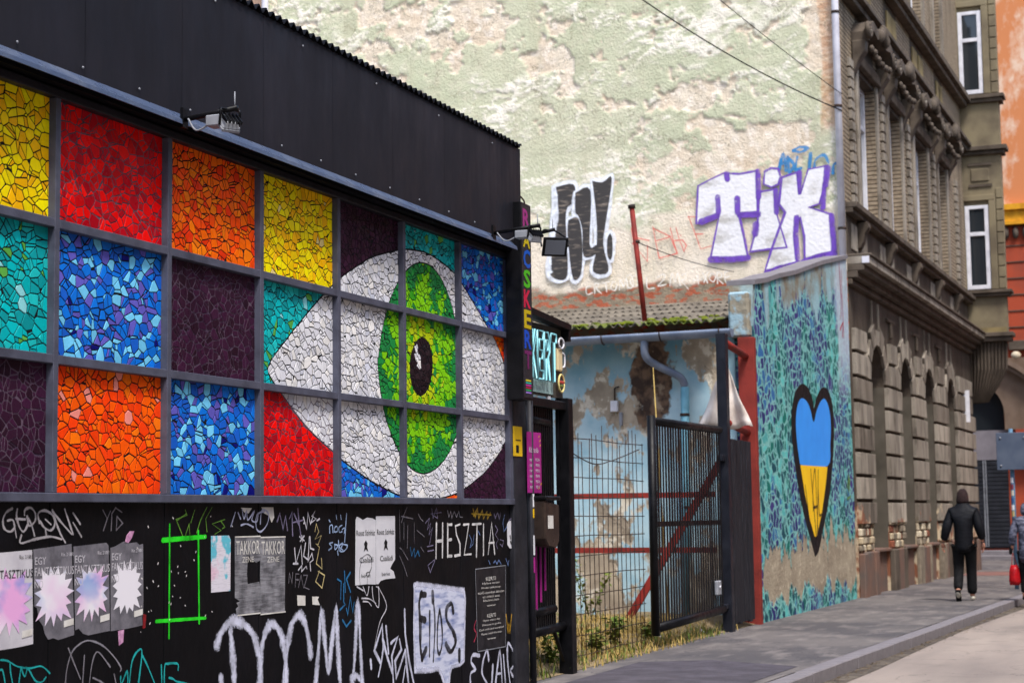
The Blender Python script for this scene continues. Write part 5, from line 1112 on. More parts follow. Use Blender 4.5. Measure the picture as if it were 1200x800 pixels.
mb = MB()
for k, z in enumerate((2.10, 2.02, 1.97, 1.92, 1.87, 1.82, 1.77)):
    if k == 0: text_mesh(mb, 'Kóstoló', 15.38, 15.62, z, z+.05, lambda u, v, d: (u, -.0465, v))
    else: text_mesh(mb, 'menü', 15.39, 15.48, z, z+.03, lambda u, v, d: (u, -.0465, v)); text_mesh(mb, '990 Ft', 15.54, 15.65, z, z+.03, lambda u, v, d: (u, -.0465, v))
struct(put('lettering', rawmesh(mb, 'lettering', 'white'), mp), 'stuff')
mb = MB()
for k, p in enumerate(((15.62, 2.24), (15.65, 2.16), (15.64, 2.2), (15.66, 1.8), (15.6, 1.76))): mb.add([(p[0], -.0466, p[1]), (p[0]+.03, -.0466, p[1]+.03), (p[0]+.036, -.0466, p[1]+.012)], [(0, 1, 2)])
put('confetti', rawmesh(mb, 'confetti', 'yellowsticker'), mp)
ys_ = tag(MB().box(15.07, 15.29, -.012, -.0065, 2.06, 2.33).build('yellow_sticker', 'yellowsticker'), 'yellow warning sticker on the charcoal corner post', 'sticker')
mb = MB().add([(15.12, -.0135, 2.2), (15.25, -.0135, 2.2), (15.25, -.0135, 2.21), (15.12, -.0135, 2.21)], [(0, 1, 2, 3)]).add([(15.13, -.0135, 2.09), (15.2, -.0135, 2.09), (15.2, -.0135, 2.16), (15.13, -.0135, 2.16)], [(0, 1, 2, 3)])
struct(put('print', rawmesh(mb, 'print', 'rubber'), ys_), 'stuff')
for k, (za, zb, mt_, lb) in enumerate(((1.60, 1.72, 'white', 'narrow white sticker'), (1.50, 1.585, 'yellowsticker', 'narrow yellow sticker'), (1.16, 1.34, 'white', 'long white sticker'), (1.0, 1.14, 'magenta', 'narrow pink sticker'))):
    mb = MB()
    for j in range(5):
        a = -2.2+j*.35; mb.v += [(15.47+.0335*math.cos(a), -.02+.0335*math.sin(a), za), (15.47+.0335*math.cos(a), -.02+.0335*math.sin(a), zb)]
    mb.f = [(2*j, 2*j+2, 2*j+3, 2*j+1) for j in range(4)]
    tag(mb.build('post_sticker', mt_), lb+' wrapped round the thin gate post', 'sticker')
lb_ = thing('letter_box', 'dark brown letter box with a white note on the narrow gate', 'letter box', (15.66, -.06, 1.4))
mb = MB().prism([(15.47, 1.30), (15.55, 1.24), (15.78, 1.22), (15.85, 1.28), (15.86, 1.62), (15.47, 1.66)], lambda u, v, d: (u, d, v), -.16, -.02); mb.build('box', paint('brown enamel', rgb('2f2724'), .35, rgb('453830'), 6), lb_, bevel=.012)
MB().box(15.46, 15.87, -.175, -.01, 1.66, 1.70).build('lid', 'blackmetal', lb_, bevel=.01)
MB().box(15.54, 15.68, -.1635, -.1605, 1.40, 1.52).build('note', 'paper', lb_)

mf = thing('mesh_fence', 'rusty welded wire mesh fence across the yard opening', 'fence', (18, .12, 0))
for k in range(19):
    x = 16.62+k*.157+rng.uniform(-.01, .01); lean = rng.uniform(-.015, .02)
    MB().tube([(x, .12, .02), (x+lean*.4, .125, 1.2), (x+lean, .12+rng.uniform(-.02, .02), 2.36+.05*math.sin(k*.9)+rng.uniform(-.05, .07))], .0045, 6, True).build('upright_wire', 'wire', mf, True)
for k in range(12):
    z = .12+k*.198; MB().tube([(16.6, .112, z+.01*math.sin(k)), (17.6, .112+rng.uniform(-.015, .01), z+rng.uniform(-.012, .012)), (18.6, .112, z+rng.uniform(-.012, .012)), (19.48, .112, z+rng.uniform(-.01, .01))], .005, 6).build('cross_wire', 'wire', mf, True)
MB().tube(sm([(16.7, .10, 2.2), (17.5, .06, 2.05), (18.3, .1, 2.1), (19.3, .1, 2.25)], 6), .006, 6).build('tie_wire', 'wire', mf, True)

gr_ = thing('slatted_gate', 'wide black slatted gate leaf hung on the tall navy post', 'gate', (21, .02, 0))
MB().tube([(19.53, .02, .16), (19.53, .02, 2.64)], .05, 12).build('frame_post', 'blackmetal', gr_, True)
MB().tube([(19.53, .02, 2.58), (22.6, .02, 2.60)], .05, 12).build('top_rail', 'blackmetal', gr_, True)
MB().tube([(19.53, .02, .24), (22.55, .02, .30)], .055, 12).build('bottom_rail', 'blackmetal', gr_, True)
MB().box(19.58, 22.5, -.0, .03, 1.38, 1.44).build('middle_rail', 'blackmetal', gr_)
for k in range(26):
    x = 19.66+k*.112; wd = .054 if k % 4 else .066
    MB().box(x, x+wd, -.004+rng.uniform(-.003, .003), .006, .28, 2.56).build('slat', 'blackmetal', gr_, bevel=.003)
lk = MB().box(22.02, 22.22, -.06, -.015, .5, .68).build('lock_box', 'plasticgrey', gr_, bevel=.012)
MB().tube([(22.12, -.061, .6), (22.12, -.075, .6)], .02, 10).build('lock_cylinder', 'white', lk, True)
tp = thing('gate_post', 'tall navy black steel post holding the slatted gate', 'post', (22.77, 0, 0))
MB().box(22.70, 22.86, -.065, .065, -.05, 3.88).build('post', 'navy', tp, bevel=.01)
MB().box(22.56, 22.70, -.03, .05, .30, .36).build('hinge', 'navy', tp, bevel=.006); MB().box(22.56, 22.70, -.03, .05, 2.2, 2.28).build('hinge', 'navy', tp, bevel=.006)
pd = thing('plank_door', 'blackened upright plank panel between navy post and red column', 'door', (23.5, .02, 0))
for k in range(9):
    x = 22.95+k*.137; MB().box(x, x+.128, -.01+rng.uniform(-.006, .006), .025, .08+rng.uniform(-.02, .02), 2.50+rng.uniform(-.01, .01)).build('plank', 'plank', pd, bevel=.004)
for z in (.5, 2.1): MB().box(22.93, 24.18, .027, .06, z, z+.1).build('batten', 'plank', pd)
for z, nm in ((3.72, 'upper'), (2.66, 'lower')):
    tag(MB().tube([(22.78, .02, z+.08), (24.33, .06, z-.02)], .05, 10).build('tie_bar', 'rust', smooth=True), 'rust red tie bar, the %s of two, from navy post to red column' % nm, 'tie bar')
rf = thing('red_frame', 'rust red steel frame with a diagonal standing in the yard', 'frame', (23.4, 1.5, 0))
for z in (1.78, 1.04): MB().bar((23.4, .3, z), (23.4, 3.6, z+.01), .05, .075).build('rail', 'rust', rf)
MB().bar((23.34, 1.56, .08), (23.34, .18, 2.25), .05, .10).build('diagonal', 'rust', rf)
MB().bar((23.4, 3.55, .0), (23.4, 3.55, 2.0), .06, .06).build('upright', 'rust', rf)

# tarpaulin caught behind the post
us = 14; vs_ = 12; mb = MB()
for i in range(us+1):
    for j in range(vs_+1):
        u, v = i/us, j/vs_
        wid = .03+.80*v**1.1; y = .06+(.5-u)*wid*(1.0 if u < .5 else .86)+.0
        z = 3.56-.92*v+.10*abs(u-.5)*v*math.sin(u*9); x = 23.15+.05*math.sin(u*16+v*3)*v+.03*math.sin(v*11+u*5)
        mb.v.append((x, y, z))
for i in range(us):
    for j in range(vs_): a = i*(vs_+1)+j; mb.f.append((a, a+vs_+1, a+vs_+2, a+1))
o = mb.build('tarpaulin', 'tarp', smooth=True); so_ = o.modifiers.new('thickness', 'SOLIDIFY'); so_.thickness = .006
tag(o, 'off white tarpaulin hanging in folds behind the navy post', 'tarpaulin')

# ------------------------------------------------------------------ signs and lamps on the black building
bs = thing('blade_sign', 'tall black box sign with coloured RÁCSKERT letters', 'sign', (15.08, -.08, 2.55))
MB().box(14.95, 15.22, -.155, .0, 2.56, 4.36).build('box', 'blackmetal', bs, bevel=.006)
MB().box(14.97, 15.20, -.158, -.1535, 2.58, 4.34).build('face', paint('dull grey sign face', rgb('2b2a2f'), .4), bs)
MB().tube(sm([(15.1, -.08, 4.36), (15.1, -.08, 4.42), (15.16, -.08, 4.44), (15.2, -.1, 4.40), (15.2, -.1, 4.35)], 5), .008, 6).build('cable', 'wire', bs, True)
LT = [('R', 'b0388c'), ('Á', 'e0c820'), ('C', '1c62d0'), ('S', '58c828'), ('K', 'e02850'), ('E', 'dcc01c'), ('R', '1c58d8'), ('T', '7c2a6a')]
for k, (ch, hx) in enumerate(LT):
    z = 4.135-k*.185; mb = MB(); text_mesh(mb, ch, 14.995, 15.175, z, z+.168, lambda u, v, d: (u, -.1605, v), 0., .03)
    put('letter', rawmesh(mb, 'letter', paint('letter '+hx, tuple(.7*v for v in rgb(hx)), .4)), bs)
for k, hx in enumerate(('d8c83a', '3cb0a0', 'c0389a', 'b02848', '3aa060', '9a78d0')):
    MB().box(15.02, 15.15, -.161, -.1585, 2.73-k*.022, 2.743-k*.022).build('stripe', paint('stripe '+hx, rgb(hx), .4), bs)

ns = thing('neon_sign', 'bar sign with pale blue tube letters, beer mug and burger above the narrow gate', 'sign', (16.05, 0, 2.64))
MB().box(15.42, 16.52, .02, .06, 2.66, 3.34).build('back_panel', paint('grey brown sign panel', rgb('4d4a46'), .5, rgb('3b3936'), 4), ns)
MB().box(15.42, 16.2, .005, .019, 2.68, 2.80).build('lower_strip', paint('pale glass strip', rgb('86a3a3'), .3, rgb('9ab4b2'), 3), ns)
MB().bar((15.4, .0, 3.42), (16.56, .0, 3.36), .14, .06).build('canopy_bar', 'blackmetal', ns); MB().box(16.50, 16.56, -.06, .07, 3.22, 3.33).build('canopy_bracket', 'blackmetal', ns)
MB().box(16.08, 16.11, .0, .04, 2.625, 2.66).build('stand', 'white', ns)
t = NT('unlit pale blue tube'); t.fin(rgb('8fd8e4'), .3); t.b.inputs['Emission Color'].default_value = (*rgb('79d2e2'), 1); t.b.inputs['Emission Strength'].default_value = .0; TUBE = t.m  # tubes are unlit: plain pale blue colour, emission off
def tube_letter(strokes, x0_, w_, z0, h, mat=None, r=.011):
    mb = MB()
    for st in strokes: mb.tube([(x0_+u*w_, -.03, z0+v*h) for u, v in st], r, 6)
    return mb.build('tube_letter', mat or TUBE, ns, True)
K = [[(0, 0), (0, 1), (.25, 1), (.25, .6), (.75, 1), (1, 1), (.4, .5), (1, 0), (.75, 0), (.25, .42), (.25, 0), (0, 0)]]
E_ = [[(0, 0), (0, 1), (1, 1), (1, .82), (.3, .82), (.3, .6), (.85, .6), (.85, .42), (.3, .42), (.3, .18), (1, .18), (1, 0), (0, 0)]]
R_ = [[(0, 0), (0, 1), (.7, 1), (1, .85), (1, .6), (.7, .48), (1, 0), (.7, 0), (.4, .45), (.3, .45), (.3, 0), (0, 0)], [(.3, .62), (.3, .84), (.65, .84), (.7, .72), (.65, .62), (.3, .62)]]
T_ = [[(.35, 0), (.35, .82), (0, .82), (0, 1), (1, 1), (1, .82), (.65, .82), (.65, 0), (.35, 0)]]
for k, L in enumerate((K, E_, R_, T_)): tube_letter(L, 15.50+k*.185, .15, 2.80, .46)
MB().box(16.29, 16.42, -.02, .018, 2.92, 3.14).build('beer_mug', paint('beer yellow', rgb('d8c49a'), .4), ns, bevel=.01)
mb = MB()
for k in range(7):
    a = k*.9; mb.tube([(16.355+.075*math.cos(a+q*.3), -.03, 3.19+.05*math.sin(a+q*.3)) for q in range(4)], .010, 6)
mb.build('mug_froth', 'white', ns, True)
MB().tube(sm([(16.42, -.02, 3.1), (16.47, -.02, 3.08), (16.47, -.02, 2.98), (16.42, -.02, 2.96)], 5), .01, 6).build('mug_handle', 'white', ns, True)
MB().tube([(16.37+.08*math.cos(k*math.pi/12), -.02, 2.80+.085*math.sin(k*math.pi/12)) for k in range(25)], .010, 6).build('burger_outline', paint('pale yellow tube', rgb('dccb86'), .4), ns, True)
MB().box(16.30, 16.44, -.03, .0, 2.795, 2.825).build('burger_patty', paint('burger red', rgb('b04038'), .4), ns, bevel=.008); MB().box(16.31, 16.43, -.028, .0, 2.765, 2.785).build('burger_salad', 'leaf', ns, bevel=.006)

def floodlight(name, label, x, y0_, y1_, z, hx, hz, face, grey=True):
    """arm reaching out over the street with a square lamp head hung on it"""
    fl = thing(name, label, 'floodlight', (x, y0_, z), 'floodlights on arms')
    MB().tube([(x, y0_, z-.02), (x, y1_, z+.02)], .017, 8).build('arm', 'blackmetal', fl, True)
    MB().box(x-.03, x+.03, y0_-.02, y0_+.0, z-.07, z+.05).build('wall_plate', 'blackmetal', fl)
    e = Vector((x, y1_+.06, z+.015)); c = e+Vector((hx, 0, hz))
    hd = MB(); d = Vector(face).normalized(); r_ = d.cross(Vector((0, 0, 1))).normalized(); u_ = r_.cross(d)
    def sl(cc, w_, h_, dep): return [cc+r_*w_*i+u_*h_*j+d*dep for i, j in ((-1, -1), (1, -1), (1, 1), (-1, 1))]
    S_ = .5 if grey else 1.
    hd.hexa(sl(c, .075*S_, .055*S_, -.04), sl(c, .115*S_, .09*S_, .0)); hd.hexa(sl(c, .12*S_, .095*S_, .0005), sl(c, .12*S_, .095*S_, .022))
    h = hd.build('lamp_head', 'plasticgrey' if grey else 'blackmetal', fl, bevel=.004)
    MB().hexa(sl(c, .095*S_, .072*S_, .0225), sl(c, .095*S_, .072*S_, .026)).build('lamp_glass', 'lens', h)
    for i in (-1, 1):
        p = c+r_*.128*S_*i; MB().tube(sm([tuple(p), tuple(p-d*.03+Vector((0, 0, .06))), tuple(e+r_*.05*i), tuple(e)], 4), .008, 6).build('yoke', 'blackmetal', h, True)
    for i in range(5): 
        q = c+r_*(-.05+.025*i)-d*.04; MB().hexa([q+u_*.05*j+r_*.003*k-d*.0 for j, k in ((-1, -1), (1, -1), (1, 1), (-1, 1))], [q+u_*.05*j+r_*.003*k-d*.022 for j, k in ((-1, -1), (1, -1), (1, 1), (-1, 1))]).build('fin', 'blackmetal', h)
    MB().tube([(x, y1_+.02, z+.01), (x, y1_+.02, z+.12)], .004, 6).build('stud', 'plasticgrey', fl, True)
    if grey:
        b = MB().box(x-.05, x+.05, y0_+(y1_-y0_)*.62-.07, y0_+(y1_-y0_)*.62+.05, z-.085, z-.018).build('ballast', 'plasticgrey', fl, bevel=.006)
        MB().tube(sm([(x-.02, y0_-.05, z-.02), (x-.03, y0_+(y1_-y0_)*.3, z-.10), (x-.02, y0_+(y1_-y0_)*.55, z-.06)], 5), .006, 6).build('cable', 'plasticgrey', fl, True)
    return fl
floodlight('floodlight', 'small floodlight arm over the red and orange mosaic panels', 9.22, -.14, -.52, 3.95, .0, -.10, (.35, .55, -.76))
floodlight('floodlight', 'small floodlight arm over the blue mosaic panel beside the blade sign', 14.30, -.14, -.58, 3.99, .0, -.10, (.35, .55, -.76))
floodlight('floodlight', 'floodlight on a bare arm beyond the blade sign', 15.55, .0, -.27, 4.16, .16, -.13, (-.75, -.5, -.55), False)

# cables in the air
def cable(label, a, b, sag, r=.008):
    pts = [tuple(Vector(a).lerp(Vector(b), k/18)-Vector((0, 0, sag*4*(k/18)*(1-k/18)))) for k in range(19)]
    return tag(MB().tube(pts, r, 6).build('overhead_cable', 'rubber', smooth=True), label, 'cable')
cable('overhead cable sagging down to the pale wall corner', (31.9, -.02, 8.78), (25.8, 4.9, 12.2), .42, .013)
cable('upper thin cable fixed to the white downpipe', (31.9, -.02, 9.09), (25.5, 2.6, 11.2), .10, .008)
cable('thin cable from the red roof pole to the pale wall foot', (24.44, 1.65, 5.44), (31.85, 2.05, 5.95), .05, .007)

# ------------------------------------------------------------------ posters and papers on the black wall
SHEET_FN = lambda u, v, d: (u, .0262-d, v)
def sheet(name, label, cat, key, mat, group=None, curl=True):
    poly = SHEETS[key]; mb = MB()
    mb.prism(poly, lambda u, v, d: (u, .0288-d, v), 0, .0012)
    o = mb.build(name, mat); return tag(o, label, cat, group)
def burst_print(o, u0, u1, v0, v1, mat, seed):
    """ragged starburst filling most of the sheet"""
    rg = random.Random(seed); c = ((u0+u1)/2, (v0+v1)/2); pts = []; n = 15
    for k in range(2*n):
        a = 2*math.pi*k/(2*n)+.1; rr = (1.0 if k % 2 == 0 else .66)*rg.uniform(.88, 1.06)
        cu, su = math.cos(a), math.sin(a); sq = 1/max(abs(cu), abs(su))**.55
        pts.append((c[0]+cu*sq*rr*(u1-u0)*.50, c[1]+su*sq*rr*(v1-v0)*.50))
    put('starburst', flat_mesh('starburst', pts, mat, SHEET_FN, .0006), o)
def burst_mat(name, tint):
    t = NT(name); n1 = t.noise(2.6, 3); n2 = t.noise(3.4, 3, t.co((1, 1, 1.4)))
    col = t.mix(t.mr(n1, .42, .6, 0, tint), rgb('e6e2ea'), rgb('e3a6d8')); z = t.sep(2)
    col = t.mix(t.math('MULTIPLY', t.mr(n2, .48, .6, 0, tint), t.mr(z, .9, 1.3)), col, rgb('5b8fd0')); return t.fin(col, .6)
t = NT('dark halftone poster'); n = t.noise(7, 6, None, .7); MT['postdark'] = t.fin(t.mix(t.mr(n, .35, .65), rgb('4e4c53'), rgb('7a777f')), .7)
MT['postpale'] = paint('pale poster paper', rgb('c9c6cc'), .7, rgb('b2aeb6'), 5)
t = NT('newsprint'); n = t.mix(.5, t.noise(14, 4, t.co((.5, 1, 5)), .75), t.noise(9, 3, t.co((1, 1, .8)))); MT['news'] = t.fin(t.mix(t.mr(n, .42, .62), rgb('4a494e'), rgb('8f8e94')), .75)
PO = [('p1', 'pale torn theatre poster with a pink and blue starburst, outermost on the black wall', 'postpale', 1.0, 'rubber'), ('p2', 'grey theatre poster with a faded whitish starburst and torn lower corner', 'postdark', .55, 'postpale'), ('p3', 'grey theatre poster with a pink and blue starburst between two faded ones', 'postdark', 1.0, 'postpale'), ('p4', 'grey theatre poster with a plain white starburst and torn top edge', 'postdark', .0, 'postpale')]
for k, (key, lb, mt_, tint, ink) in enumerate(PO):
    o = sheet('theatre_poster', lb, 'poster', key, mt_, 'theatre posters pasted on the black wall')
    P_ = SHEETS[key]; u0, u1 = min(p[0] for p in P_), max(p[0] for p in P_); v0, v1 = min(p[1] for p in P_), max(p[1] for p in P_)
    if key == 'p1': u0 = u1-.41
    if key != 'p1': v0 += .01; v1 -= .02
    H_ = v1-v0; burst_print(o, u0+.005, u1-.01, v0+H_*.14, v0+H_*.82, burst_mat('starburst print', tint), 5+k)
    mb = MB(); fn = SHEET_FN
    text_mesh(mb, 'EGY', u0+.012, u0+.11, v1-.085, v1-.045, fn, .0009); text_mesh(mb, 'FANTASZTIKUS', u0+.012, u1-.012, v1-.145, v1-.10, fn, .0009); text_mesh(mb, 'NŐ', u0+.012, u0+.085, v1-.21, v1-.158, fn, .0009)
    text_mesh(mb, 'Rés. 2/1881', u1-.13, u1-.02, v1-.045, v1-.025, fn, .0009)
    struct(put('lettering', rawmesh(mb, 'lettering', ink), o), 'stuff')
    MB().prism([(u1-.10, v0+.055), (u1-.01, v0+.065), (u1-.01, v0+.10), (u1-.10, v0+.09)], lambda u, v, d: (u, .0255-d, v), 0, .0004).build('imprint', 'paper', o)
t = NT('event leaflet print'); n = t.noise(5, 3); n2 = t.noise(4, 3, t.co((1.2, 1, 1)))
MT['leaflet'] = t.fin(t.mix(t.mr(t.noise(40, 2, t.co((.3, 1, 3))), .5, .65, 0, .3), t.mix(t.mr(n, .56, .6), t.mix(t.mr(n2, .58, .62, 0, .6), rgb('d9d4de'), rgb('e0a8c0')), rgb('58b8cc')), rgb('8d8898')), .6)
o = sheet('leaflet', 'narrow white leaflet with turquoise blots beside the neon green rectangle', 'leaflet', 'small', 'leaflet')
for key, lb in (('newsL', 'grey newsprint sheet with a hole torn in its middle'), ('newsR', 'whole grey newsprint sheet beside the torn one')):
    o = sheet('newsprint_sheet', lb, 'newsprint', key, 'news'); P_ = SHEETS[key]; u0, u1 = min(p[0] for p in P_), max(p[0] for p in P_); v0, v1 = min(p[1] for p in P_), max(p[1] for p in P_)
    mb = MB(); text_mesh(mb, 'TAKKOR', u0+.012, u1-.012, v1-.12, v1-.03, SHEET_FN, .0009); text_mesh(mb, 'ZENE', u0+.09, u1-.09, v1-.17, v1-.135, SHEET_FN, .0009)
    put('headline', rawmesh(mb, 'headline', 'paper'), o)
    mb = MB()
    for a, b, c_, d_ in ((u0, u1, v1-.009, v1), (u0, u1, v0, v0+.009)):
        if key == 'newsL' and c_ < 1: a = u0+.03
        mb.add([SHEET_FN(a, c_, .0007), SHEET_FN(b, c_, .0007), SHEET_FN(b, d_, .0007), SHEET_FN(a, d_, .0007)], [(0, 1, 2, 3)])
    put('margin', rawmesh(mb, 'margin', 'paper'), o)
for key, lb in (('whiteL', 'white paper sheet with a black doodled loop'), ('whiteR', 'white paper sheet with a torn lower corner')):
    o = sheet('paper_sheet', lb+' on the black wall', 'paper', key, paint('white poster paper', rgb('d4d3d8'), .7, rgb('c2c1c8'), 4)); P_ = SHEETS[key]; u0, u1 = min(p[0] for p in P_), max(p[0] for p in P_); v0, v1 = min(p[1] for p in P_), max(p[1] for p in P_)
    mb = MB(); text_mesh(mb, 'Rossz Színház', u0+.02, u1-.02, v1-.14, v1-.10, SHEET_FN, .0009); text_mesh(mb, 'Családi', u0+.07, u1-.05, v1-.34, v1-.30, SHEET_FN, .0009); text_mesh(mb, 'bérlet', u0+.1, u1-.1, v0+.06, v0+.085, SHEET_FN, .0009)
    c_ = ((u0+u1)/2, v1-.22); mb.add([SHEET_FN(c_[0]+dx, c_[1]+dz, .0009) for dx, dz in ((-.035, -.04), (-.02, .0), (-.03, .02), (0, .045), (.03, .02), (.02, -.005), (.04, -.04), (.0, -.02))], [tuple(range(8))])
    struct(put('print', rawmesh(mb, 'print', 'rubber'), o), 'stuff')
    if key == 'whiteL': put('doodle', ribbon_mesh('doodle', [[(u0+.12, v1-.30), (u0+.07, v1-.40), (u0+.09, v1-.53), (u0+.17, v1-.57), (u0+.20, v1-.46), (u0+.18, v1-.42), (u0+.26, v1-.40), (u0+.27, v1-.31), (u0+.2, v1-.28), (u0+.12, v1-.30)], [(u0+.22, v1-.44), (u0+.27, v1-.38)]], .007, paintmat('black', .2), SHEET_FN), o)
for key, lb in (('sqA', 'small square white paper scrap above the DOGMA letters'), ('sqB', 'small white paper scrap with a bitten edge above the DOGMA letters'), ('scrapA', 'torn white scrap at the top of the black wall'), ('scrapB', 'larger torn white scrap at the top of the black wall')):
    sheet('paper_scrap', lb, 'paper scrap', key, 'paper')
for key, lb in (('pinkA', 'pink torn scrap above the white starburst poster'), ('pinkB', 'pink torn scrap hanging below the starburst posters'), ('redA', 'dark red torn scrap beside the starburst posters')):
    sheet('paper_scrap', lb, 'paper scrap', key, paint('scrap '+key, rgb('b07aa0' if key != 'redA' else '8c1a20'), .7, rgb('d8a8c8' if key != 'redA' else '5c1418'), 30))
o = sheet('white_sticker', 'rounded white sticker with black spots beside the HESZTIA letters', 'sticker', 'skull', 'white')
P_ = SHEETS['skull']; cu = sum(p[0] for p in P_)/len(P_); cv = sum(p[1] for p in P_)/len(P_)
put('spots', ribbon_mesh('spots', [[(cu-.04, cv-.02), (cu-.03, cv-.045)], [(cu+.05, cv-.0), (cu+.055, cv-.03)], [(cu+.04, cv-.06), (cu+.05, cv-.09)], [(cu-.03, cv-.07), (cu-.02, cv-.085)]], .03, paintmat('black', .2), SHEET_FN), o)
o = sheet('notice_plaque', 'black notice with lines of small white print near the corner post', 'notice', 'plaque', paint('black notice', rgb('17161a'), .4, rgb('242328'), 5))
P_ = SHEETS['plaque']; u0, u1 = min(p[0] for p in P_)+.02, max(p[0] for p in P_)-.02; vt = max(p[1] for p in P_); vb = min(p[1] for p in P_); mb = MB()
H_ = vt-vb-.08; rows_ = [(.06, .05, 'KERTI', .34), (.13, .035, 'Nyitva tartás', .6), (.19, .035, 'Minden hétköznap', .66), (.25, .035, 'hétfő-szombat délután', .9), (.31, .03, 'tíz órától este', .6), (.36, .03, 'Részletek bent', .55), (.44, .02, 'www', .3), (.56, .05, 'KERTI', .3), (.63, .035, 'Open every day', .6), (.69, .035, 'Welcome to garden', .66), (.75, .035, 'Cash and card accepted', .85), (.81, .035, 'Please mind the step', .7), (.89, .02, 'www', .3)]
for q, h_, tx, wd in rows_:
    c_ = (u0+u1)/2; v = vt-.05-q*H_; text_mesh(mb, tx, c_-(u1-u0)*wd/2, c_+(u1-u0)*wd/2, v-h_*H_, v, SHEET_FN, .0009)
struct(put('lettering', rawmesh(mb, 'lettering', 'paper'), o), 'stuff')
mb = MB(); e = [(a, b) for a, b in P_]
for i in range(4):
    a, b = Vector(e[i]), Vector(e[(i+1) % 4]); d = (b-a).normalized(); n_ = Vector((-d.y, d.x))*.004
    mb.add([SHEET_FN(*(a+n_), .0006), SHEET_FN(*(b+n_), .0006), SHEET_FN(*(b-n_), .0006), SHEET_FN(*(a-n_), .0006)], [(0, 1, 2, 3)])
put('border', rawmesh(mb, 'border', 'plasticgrey'), o)
t = NT('pale blue white spray panel'); n = t.noise(5, 5, t.co((1, 1, 4))); MT['bubble'] = t.fin(t.mix(t.mr(n, .46, .66), rgb('d0d4e8'), rgb('7f8cb8')), .55)
o = put('graffiti', flat_mesh('graffiti', SHEETS['bubble'], 'bubble', BW, .0009), bb); o['label'] = 'pale spray painted speech bubble behind the Eilos letters'
put('graffiti', ribbon_mesh('graffiti', [SHEETS['bubble']+SHEETS['bubble'][:1]], .05, paintmat('spray', .7), lambda u, v, d: BW(u, v, d+.0011), False), bb)['label'] = 'soft white rim of the speech bubble'

# ------------------------------------------------------------------ people
def skin(name, J, Ed, mat, parent, lv=2):
    """J: name -> (point, radius); Ed: pairs. One continuous surface grown round the joints"""
    keys = list(J); me = bpy.data.meshes.new(name); me.from_pydata([J[k][0] for k in keys], [(keys.index(a), keys.index(b)) for a, b in Ed], [])
    o = bpy.data.objects.new(name, me); COL.objects.link(o); md = o.modifiers.new('skin', 'SKIN'); md.use_smooth_shade = True
    if not me.skin_vertices: me.skin_vertices.new()
    for i, k in enumerate(keys):
        r = J[k][1]; me.skin_vertices[0].data[i].radius = r if isinstance(r, tuple) else (r, r); me.skin_vertices[0].data[i].use_root = (i == 0)
    sb = o.modifiers.new('sub', 'SUBSURF'); sb.levels = lv; sb.render_levels = lv
    dg = bpy.context.evaluated_depsgraph_get(); dg.update()
    m2 = bpy.data.meshes.new_from_object(o.evaluated_get(dg)); bpy.data.objects.remove(o, do_unlink=True)
    m2.materials.clear(); m2.materials.append(MT[mat] if isinstance(mat, str) else mat); m2.polygons.foreach_set('use_smooth', [True]*len(m2.polygons))
    return put(name, m2, parent)
MT['skin'] = paint('skin', rgb('c08a72'), .55, rgb('a8725e'), 20)
MT['jacket'] = paint('black quilted jacket', rgb('0d0e13'), .6, rgb('15161c'), 7, bump=.6, bs=12, sc=(1, 1, 3), spec=.15)
MT['trousers'] = paint('black trousers', rgb('08080a'), .8, rgb('0f0f12'), 6, bump=.3, bs=20)
MT['hair'] = paint('dark knit cap', rgb('251a1a'), .9, rgb('352626'), 30, bump=.5, bs=120)
MT['shoe'] = paint('off white shoe', rgb('cfc8b8'), .6, rgb('a8a094'), 12)
MT['camo'] = paint('grey violet patterned quilted coat', rgb('6a6b7c'), .6, rgb('383a48'), 7, .44, .54, bump=.5, bs=9, sc=(1, 1, 3))
def person(label, base, hgt, face, parts):
    p = thing('person', label, 'person', base); k = hgt/1.80; f = Vector(face).normalized(); l = Vector((-f.y, f.x, 0))     # forward and the figure's left
    W_ = lambda a, b, c_: tuple(Vector(base)+f*a*k+l*b*k+Vector((0, 0, c_*k)))
    return p, W_, k
def hand(p, W_, k, wrist, d, sgn):
    """palm with five fingers curling a little"""
    wx, wy, wz = wrist
    J = {'a': (W_(wx, wy, wz), (.026*k, .02*k)), 'b': (W_(wx+.02, wy, wz-.05), (.036*k, .02*k)), 'c': (W_(wx+.035, wy, wz-.09), (.036*k, .018*k))}; Ed = [('a', 'b'), ('b', 'c')]
    o = skin('palm', J, Ed, 'skin', p, 1)
    for i, (off, ln) in enumerate(((-.03, .075), (-.01, .085), (.01, .08), (.03, .062))):
        J = {'a': (W_(wx+.03+off*.9, wy+sgn*.004, wz-.085), .010*k), 'b': (W_(wx+.04+off, wy+sgn*.0, wz-.085-ln*.5), .0095*k), 'c': (W_(wx+.045+off, wy-sgn*.025, wz-.085-ln*.95), .008*k)}
        skin('finger', J, [('a', 'b'), ('b', 'c')], 'skin', o, 1)
    J = {'a': (W_(wx+.03, wy-sgn*.012, wz-.035), .011*k), 'b': (W_(wx+.07, wy-sgn*.03, wz-.065), .010*k), 'c': (W_(wx+.08, wy-sgn*.035, wz-.10), .008*k)}
    skin('thumb', J, [('a', 'b'), ('b', 'c')], 'skin', o, 1)
